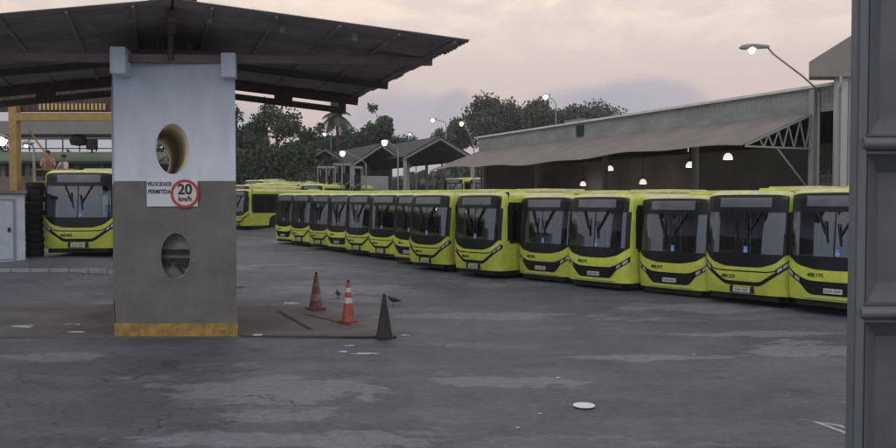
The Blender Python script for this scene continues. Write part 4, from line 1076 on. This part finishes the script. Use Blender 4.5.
palm(337, 105, 98, M['leafB'], 'palm tree with drooping fronds standing left of the tall narrow tree', 5)
TR = [
 (462, 116, 130, 34, 150, 'low tree at the left end of the big tree group, behind a lamp', 14, 1700, 1.0),
 (442, 128, 128, 30, 156, 'lowest small tree at the far left of the group, beside the right shed peak', 10, 1300, 1.0),
 (488, 90, 135, 54, 148, 'tallest broad tree left of the warehouse roof', 22, 3600, 1.0),
 (520, 97, 138, 50, 146, 'broad tree in the middle of the group over the warehouse', 20, 3000, 1.0),
 (547, 96, 132, 44, 140, 'round tree with the street lamp shining in it', 18, 2400, 1.0),
 (571, 112, 136, 34, 138, 'small tree between the round one and the umbrella shaped one', 12, 1200, .9),
 (590, 98, 140, 62, 128, 'flat topped umbrella shaped tree at the right end of the group', 18, 1900, .8),
]
for i, (px, top, z, w, low, lab, nc, nl, fl_) in enumerate(TR): tree('broadleaf_tree', px, top, z, w*1.12, low+6, M['leafC'], lab, GR, nc+4, int(nl*1.7), .68, fl_, seed=i+40, gap=1.05)
# trees further left, seen in the gaps under the canopy
for i, (px, top, z, w, lab) in enumerate([(-30, 128, 95, 120, 'dark tree beyond the depot building at the left edge'), (60, 140, 100, 130, 'dark tree seen through the railing behind the lone bus'), (150, 130, 100, 90, 'dark tree hidden behind the pale pillar')]):
    tree('broadleaf_tree', px, top+8, z, w, 205, M['leafA'], lab, GL, 18, 3200, .6, seed=i+70)
# distant wood closing the horizon
rnd = random.Random(4); vs = []; fs = []
for k in range(16000):
    an_ = rnd.uniform(-1.0, 1.0); r = rnd.uniform(165, 190); x = r*math.sin(an_); y = r*math.cos(an_); hh = (7+3.5*noise.noise(Vector((an_*9, 0, 0)))+1.2*noise.noise(Vector((an_*40, 3, 0))))
    z = gz(x, y)+hh*rnd.random()**.6
    a = Vector((rnd.gauss(0, 1), rnd.gauss(0, 1), rnd.gauss(0, 1))).normalized(); b = a.orthogonal().normalized(); c = a.cross(b); s = rnd.uniform(.7, 1.5); p = Vector((x, y, z)); i = len(vs)
    vs += [p-b*s, p+c*s*.7, p+b*s, p-c*s*.7]; fs.append((i, i+1, i+2, i+3))
mb = MB(); mb.add(vs, fs); tag(mb.build('distant_woodland', M['leafC'], recalc=False), 'low far off wood closing the horizon', 'woodland', kind='stuff')

# ------------------------------------------------------------ GATE (right foreground)
ZG = 2.6
xg = P(850.0, 20, ZG).x; xg = (P(847.6, 201, ZG+.03).x)
u = ZG/F
gt_ = empty('panelled_gate', (xg, ZG, 0)); tag(gt_, 'grey painted steel gate with recessed panels and rolled rails at the right edge', 'gate')
pw = 1.1; S1 = 12*u; zr1 = P(860, 144, ZG).z; zr2 = P(860, 312, ZG).z; TOPZ = 4.2
mb = MB(); mb.box(0, S1, -.02, .03, 0, TOPZ); mb.build('stile', M['gate'], gt_, bevel=.008)
mb = MB(); mb.box(S1+.001, S1+.008, -.004, .03, 0, TOPZ); mb.build('shadow_gap', M['blackm'], gt_)
mb = MB(); mb.box(pw+.03, pw+.07, -.02, .09, 0, TOPZ); mb.build('stile', M['gate'], gt_, bevel=.008)
def gpanel(z0, z1):
    # recessed panel with sloped reveals: left 24px wide, bottom shelf and top chamfer
    x0, x1 = S1+.010, pw+.03; y0, y1 = 0.0, .075; lx = 23*u; bz = .066; tz = .066
    A_ = [(x0, y0, z0), (x1, y0, z0), (x1, y0, z1), (x0, y0, z1)]
    B_ = [(x0+lx, y1, z0+bz), (x1-lx, y1, z0+bz), (x1-lx, y1, z1-tz), (x0+lx, y1, z1-tz)]
    fr_ = MB(); fr_.add(A_+B_, [(0, 1, 5, 4), (1, 2, 6, 5), (2, 3, 7, 6), (3, 0, 4, 7)]); pn = fr_.build('panel_reveal', M['gate'], gt_, recalc=False)
    b2 = MB(); b2.box(x0+lx-.001, x1-lx+.001, y1, y1+.012, z0+bz-.001, z1-tz+.001); b2.build('panel', M['gate2'], gt_)
for z0, z1 in ((.02, zr2-.62), (zr2-.56, zr2-.024), (zr2+.024, zr1-.024), (zr1+.024, zr1+.60), (zr1+.65, TOPZ-.02)): gpanel(z0, z1)
for zr in (zr2-.59, zr2, zr1, zr1+.625):
    mb = MB(); n = 14; pr_ = [(-.030*math.sin(math.pi*k/n)-.004, -.022*math.cos(math.pi*k/n)) for k in range(n+1)]+[(.03, .022), (.03, -.022)]
    vs = [(x_, y_, zr+z_) for x_ in (S1*.55, pw+.03) for y_, z_ in pr_]; m_ = len(pr_)
    mb.add(vs, [(i, (i+1) % m_, m_+(i+1) % m_, m_+i) for i in range(m_)]+[tuple(range(m_)), tuple(range(m_, 2*m_))]); mb.build('rail', M['gate'], gt_, smooth=True)
    mb = MB(); mb.box(S1*.7, pw+.03, -.012, .02, zr+.023, zr+.032); mb.box(S1*.7, pw+.03, -.010, .02, zr-.034, zr-.023); mb.build('rail_lip', M['gate2'], gt_, bevel=.002)

# ------------------------------------------------------------ WORLD
w = bpy.data.worlds.new('World'); sc.world = w; w.use_nodes = True; nt = w.node_tree; N = nt.nodes; L = nt.links
bg = N['Background']
sky = N.new('ShaderNodeTexSky'); sky.sky_type = 'NISHITA'; sky.sun_disc = False; sky.sun_elevation = math.radians(38); sky.sun_rotation = math.radians(205); sky.air_density = 1.2; sky.dust_density = 3
tc = N.new('ShaderNodeTexCoord'); sp = N.new('ShaderNodeSeparateXYZ'); L.new(tc.outputs['Generated'], sp.inputs[0])
def wr2(inp, stops):
    r = N.new('ShaderNodeValToRGB'); L.new(inp, r.inputs[0]); e = r.color_ramp.elements
    while len(e) < len(stops): e.new(.5)
    for k, (p_, c) in enumerate(stops): e[k].position = p_; e[k].color = (*c, 1)
    return r.outputs[0]
def wm(f, a, b):
    x = N.new('ShaderNodeMix'); x.data_type = 'RGBA'
    if isinstance(f, float): x.inputs[0].default_value = f
    else: L.new(f, x.inputs[0])
    for k, v in ((6, a), (7, b)):
        if isinstance(v, tuple): x.inputs[k].default_value = (*v, 1)
        else: L.new(v, x.inputs[k])
    return x.outputs[2]
warm = wr2(sp.outputs['Z'], [(0, (.38, .34, .38)), (.06, (.48, .40, .42)), (.10, (.58, .455, .44)), (.16, (.60, .495, .465)), (.25, (.68, .59, .53)), (.6, (.50, .52, .57)), (1, (.42, .48, .58))])
cool = wr2(sp.outputs['Z'], [(0, (.42, .46, .54)), (.25, (.48, .54, .64)), (1, (.42, .48, .58))])
mr = N.new('ShaderNodeMapRange'); mr.inputs[1].default_value = -.3; mr.inputs[2].default_value = .6; L.new(sp.outputs['Y'], mr.inputs[0])
basec = wm(mr.outputs[0], cool, warm)
# clouds: noise on a flat layer overhead
az = N.new('ShaderNodeMath'); az.operation = 'ADD'; az.inputs[1].default_value = .06; L.new(sp.outputs['Z'], az.inputs[0])
dv = N.new('ShaderNodeVectorMath'); dv.operation = 'DIVIDE'; L.new(tc.outputs['Generated'], dv.inputs[0])
cb = N.new('ShaderNodeCombineXYZ'); [L.new(az.outputs[0], cb.inputs[k]) for k in range(3)]; L.new(cb.outputs[0], dv.inputs[1])
mpp = N.new('ShaderNodeMapping'); mpp.inputs['Scale'].default_value = (1.6, 1.0, 0.001); mpp.inputs['Location'].default_value = (3.1, 1.7, 0); L.new(dv.outputs[0], mpp.inputs[0])
cn = N.new('ShaderNodeTexNoise'); cn.inputs['Scale'].default_value = 1.5; cn.inputs['Detail'].default_value = 9; cn.inputs['Roughness'].default_value = .62; cn.inputs['Distortion'].default_value = .4; L.new(mpp.outputs[0], cn.inputs['Vector'])
def m2(op, a, b):
    x = N.new('ShaderNodeMath'); x.operation = op
    for k, v in ((0, a), (1, b)):
        if isinstance(v, float): x.inputs[k].default_value = v
        else: L.new(v, x.inputs[k])
    x.use_clamp = True; return x.outputs[0]
hi = N.new('ShaderNodeMapRange'); hi.inputs[1].default_value = .44; hi.inputs[2].default_value = .60; L.new(cn.outputs['Fac'], hi.inputs[0])
hz = N.new('ShaderNodeMapRange'); hz.inputs[1].default_value = .165; hz.inputs[2].default_value = .235; L.new(sp.outputs['Z'], hz.inputs[0])
c1 = wm(m2('MULTIPLY', m2('MULTIPLY', hi.outputs[0], hz.outputs[0]), .85), basec, (.86, .70, .58))
# low blue grey cloud banks near the horizon, shaped in direction space
cn2 = N.new('ShaderNodeTexNoise'); cn2.inputs['Scale'].default_value = 3.0; cn2.inputs['Detail'].default_value = 5; cn2.inputs['Roughness'].default_value = .5
mp2 = N.new('ShaderNodeMapping'); mp2.inputs['Scale'].default_value = (1.3, 1.3, 3.2); mp2.inputs['Location'].default_value = (.35, 0, .1); L.new(tc.outputs['Generated'], mp2.inputs[0]); L.new(mp2.outputs[0], cn2.inputs['Vector'])
def bank(cx, cz, rx, rz, inp):
    """soft edged low cloud bank around one sky direction"""
    sb = N.new('ShaderNodeVectorMath'); sb.operation = 'SUBTRACT'; L.new(tc.outputs['Generated'], sb.inputs[0]); sb.inputs[1].default_value = (cx, .98, cz)
    ms = N.new('ShaderNodeVectorMath'); ms.operation = 'MULTIPLY'; L.new(sb.outputs[0], ms.inputs[0]); ms.inputs[1].default_value = (1/rx, .6, 1/rz)
    ln = N.new('ShaderNodeVectorMath'); ln.operation = 'LENGTH'; L.new(ms.outputs[0], ln.inputs[0])
    ns = N.new('ShaderNodeTexNoise'); ns.inputs['Scale'].default_value = 14; ns.inputs['Detail'].default_value = 5; L.new(tc.outputs['Generated'], ns.inputs['Vector'])
    ad = N.new('ShaderNodeMath'); ad.operation = 'MULTIPLY_ADD'; L.new(ns.outputs['Fac'], ad.inputs[0]); ad.inputs[1].default_value = .9; L.new(ln.outputs['Value'], ad.inputs[2])
    mr_ = N.new('ShaderNodeMapRange'); mr_.interpolation_type = 'SMOOTHSTEP'; mr_.inputs[1].default_value = 1.55; mr_.inputs[2].default_value = .95; L.new(ad.outputs[0], mr_.inputs[0])
    return wm(m2('MULTIPLY', mr_.outputs[0], .8), inp, (.36, .355, .40))
c2 = c1
for bk in ((-.06, .09, .085, .055), (.01, .115, .03, .03), (.235, .115, .085, .035), (.17, .10, .1, .04), (-.4, .1, .2, .05), (-.48, .075, .22, .06)): c2 = bank(*bk, c2)
sk = N.new('ShaderNodeVectorMath'); sk.operation = 'SCALE'; L.new(sky.outputs[0], sk.inputs[0]); sk.inputs['Scale'].default_value = .04
final = wm(.12, c2, sk.outputs[0])
L.new(final, bg.inputs[0]); bg.inputs[1].default_value = 1.0

sd = bpy.data.lights.new('sun', 'SUN'); sd.energy = .36; sd.angle = math.radians(25); sd.color = (1, .92, .85)
so = bpy.data.objects.new('sun', sd); COL.objects.link(so); so.rotation_euler = (math.radians(52), 0, math.radians(-25))

# ------------------------------------------------------------ CAMERA & RENDER
cd = bpy.data.cameras.new('camera'); cd.sensor_width = 36; cd.lens = 36*F/896; cd.clip_start = .05; cd.clip_end = 3000
co = bpy.data.objects.new('camera', cd); COL.objects.link(co); co.location = (0, 0, H); co.rotation_euler = (math.pi/2-TH, 0, 0); sc.camera = co
sc.view_settings.view_transform = 'Standard'; sc.view_settings.look = 'None'; sc.view_settings.exposure = .42; sc.view_settings.gamma = 1
sc.cycles.transparent_max_bounces = 16
# ------------------------------------------------------------ EVENING HAZE
hm = bpy.data.materials.new('haze_air'); hm.use_nodes = True; nt = hm.node_tree; nt.nodes.remove(nt.nodes['Principled BSDF'])
pv = nt.nodes.new('ShaderNodeVolumePrincipled'); pv.inputs['Density'].default_value = .0006; pv.inputs['Color'].default_value = (.8, .82, .86, 1); pv.inputs['Anisotropy'].default_value = .2
nt.links.new(pv.outputs[0], nt.nodes['Material Output'].inputs['Volume'])
mb = MB(); mb.box(-220, 220, -40, 215, -3, 30); tag(mb.build('haze', hm), 'thin evening haze over the yard', 'haze', kind='stuff')
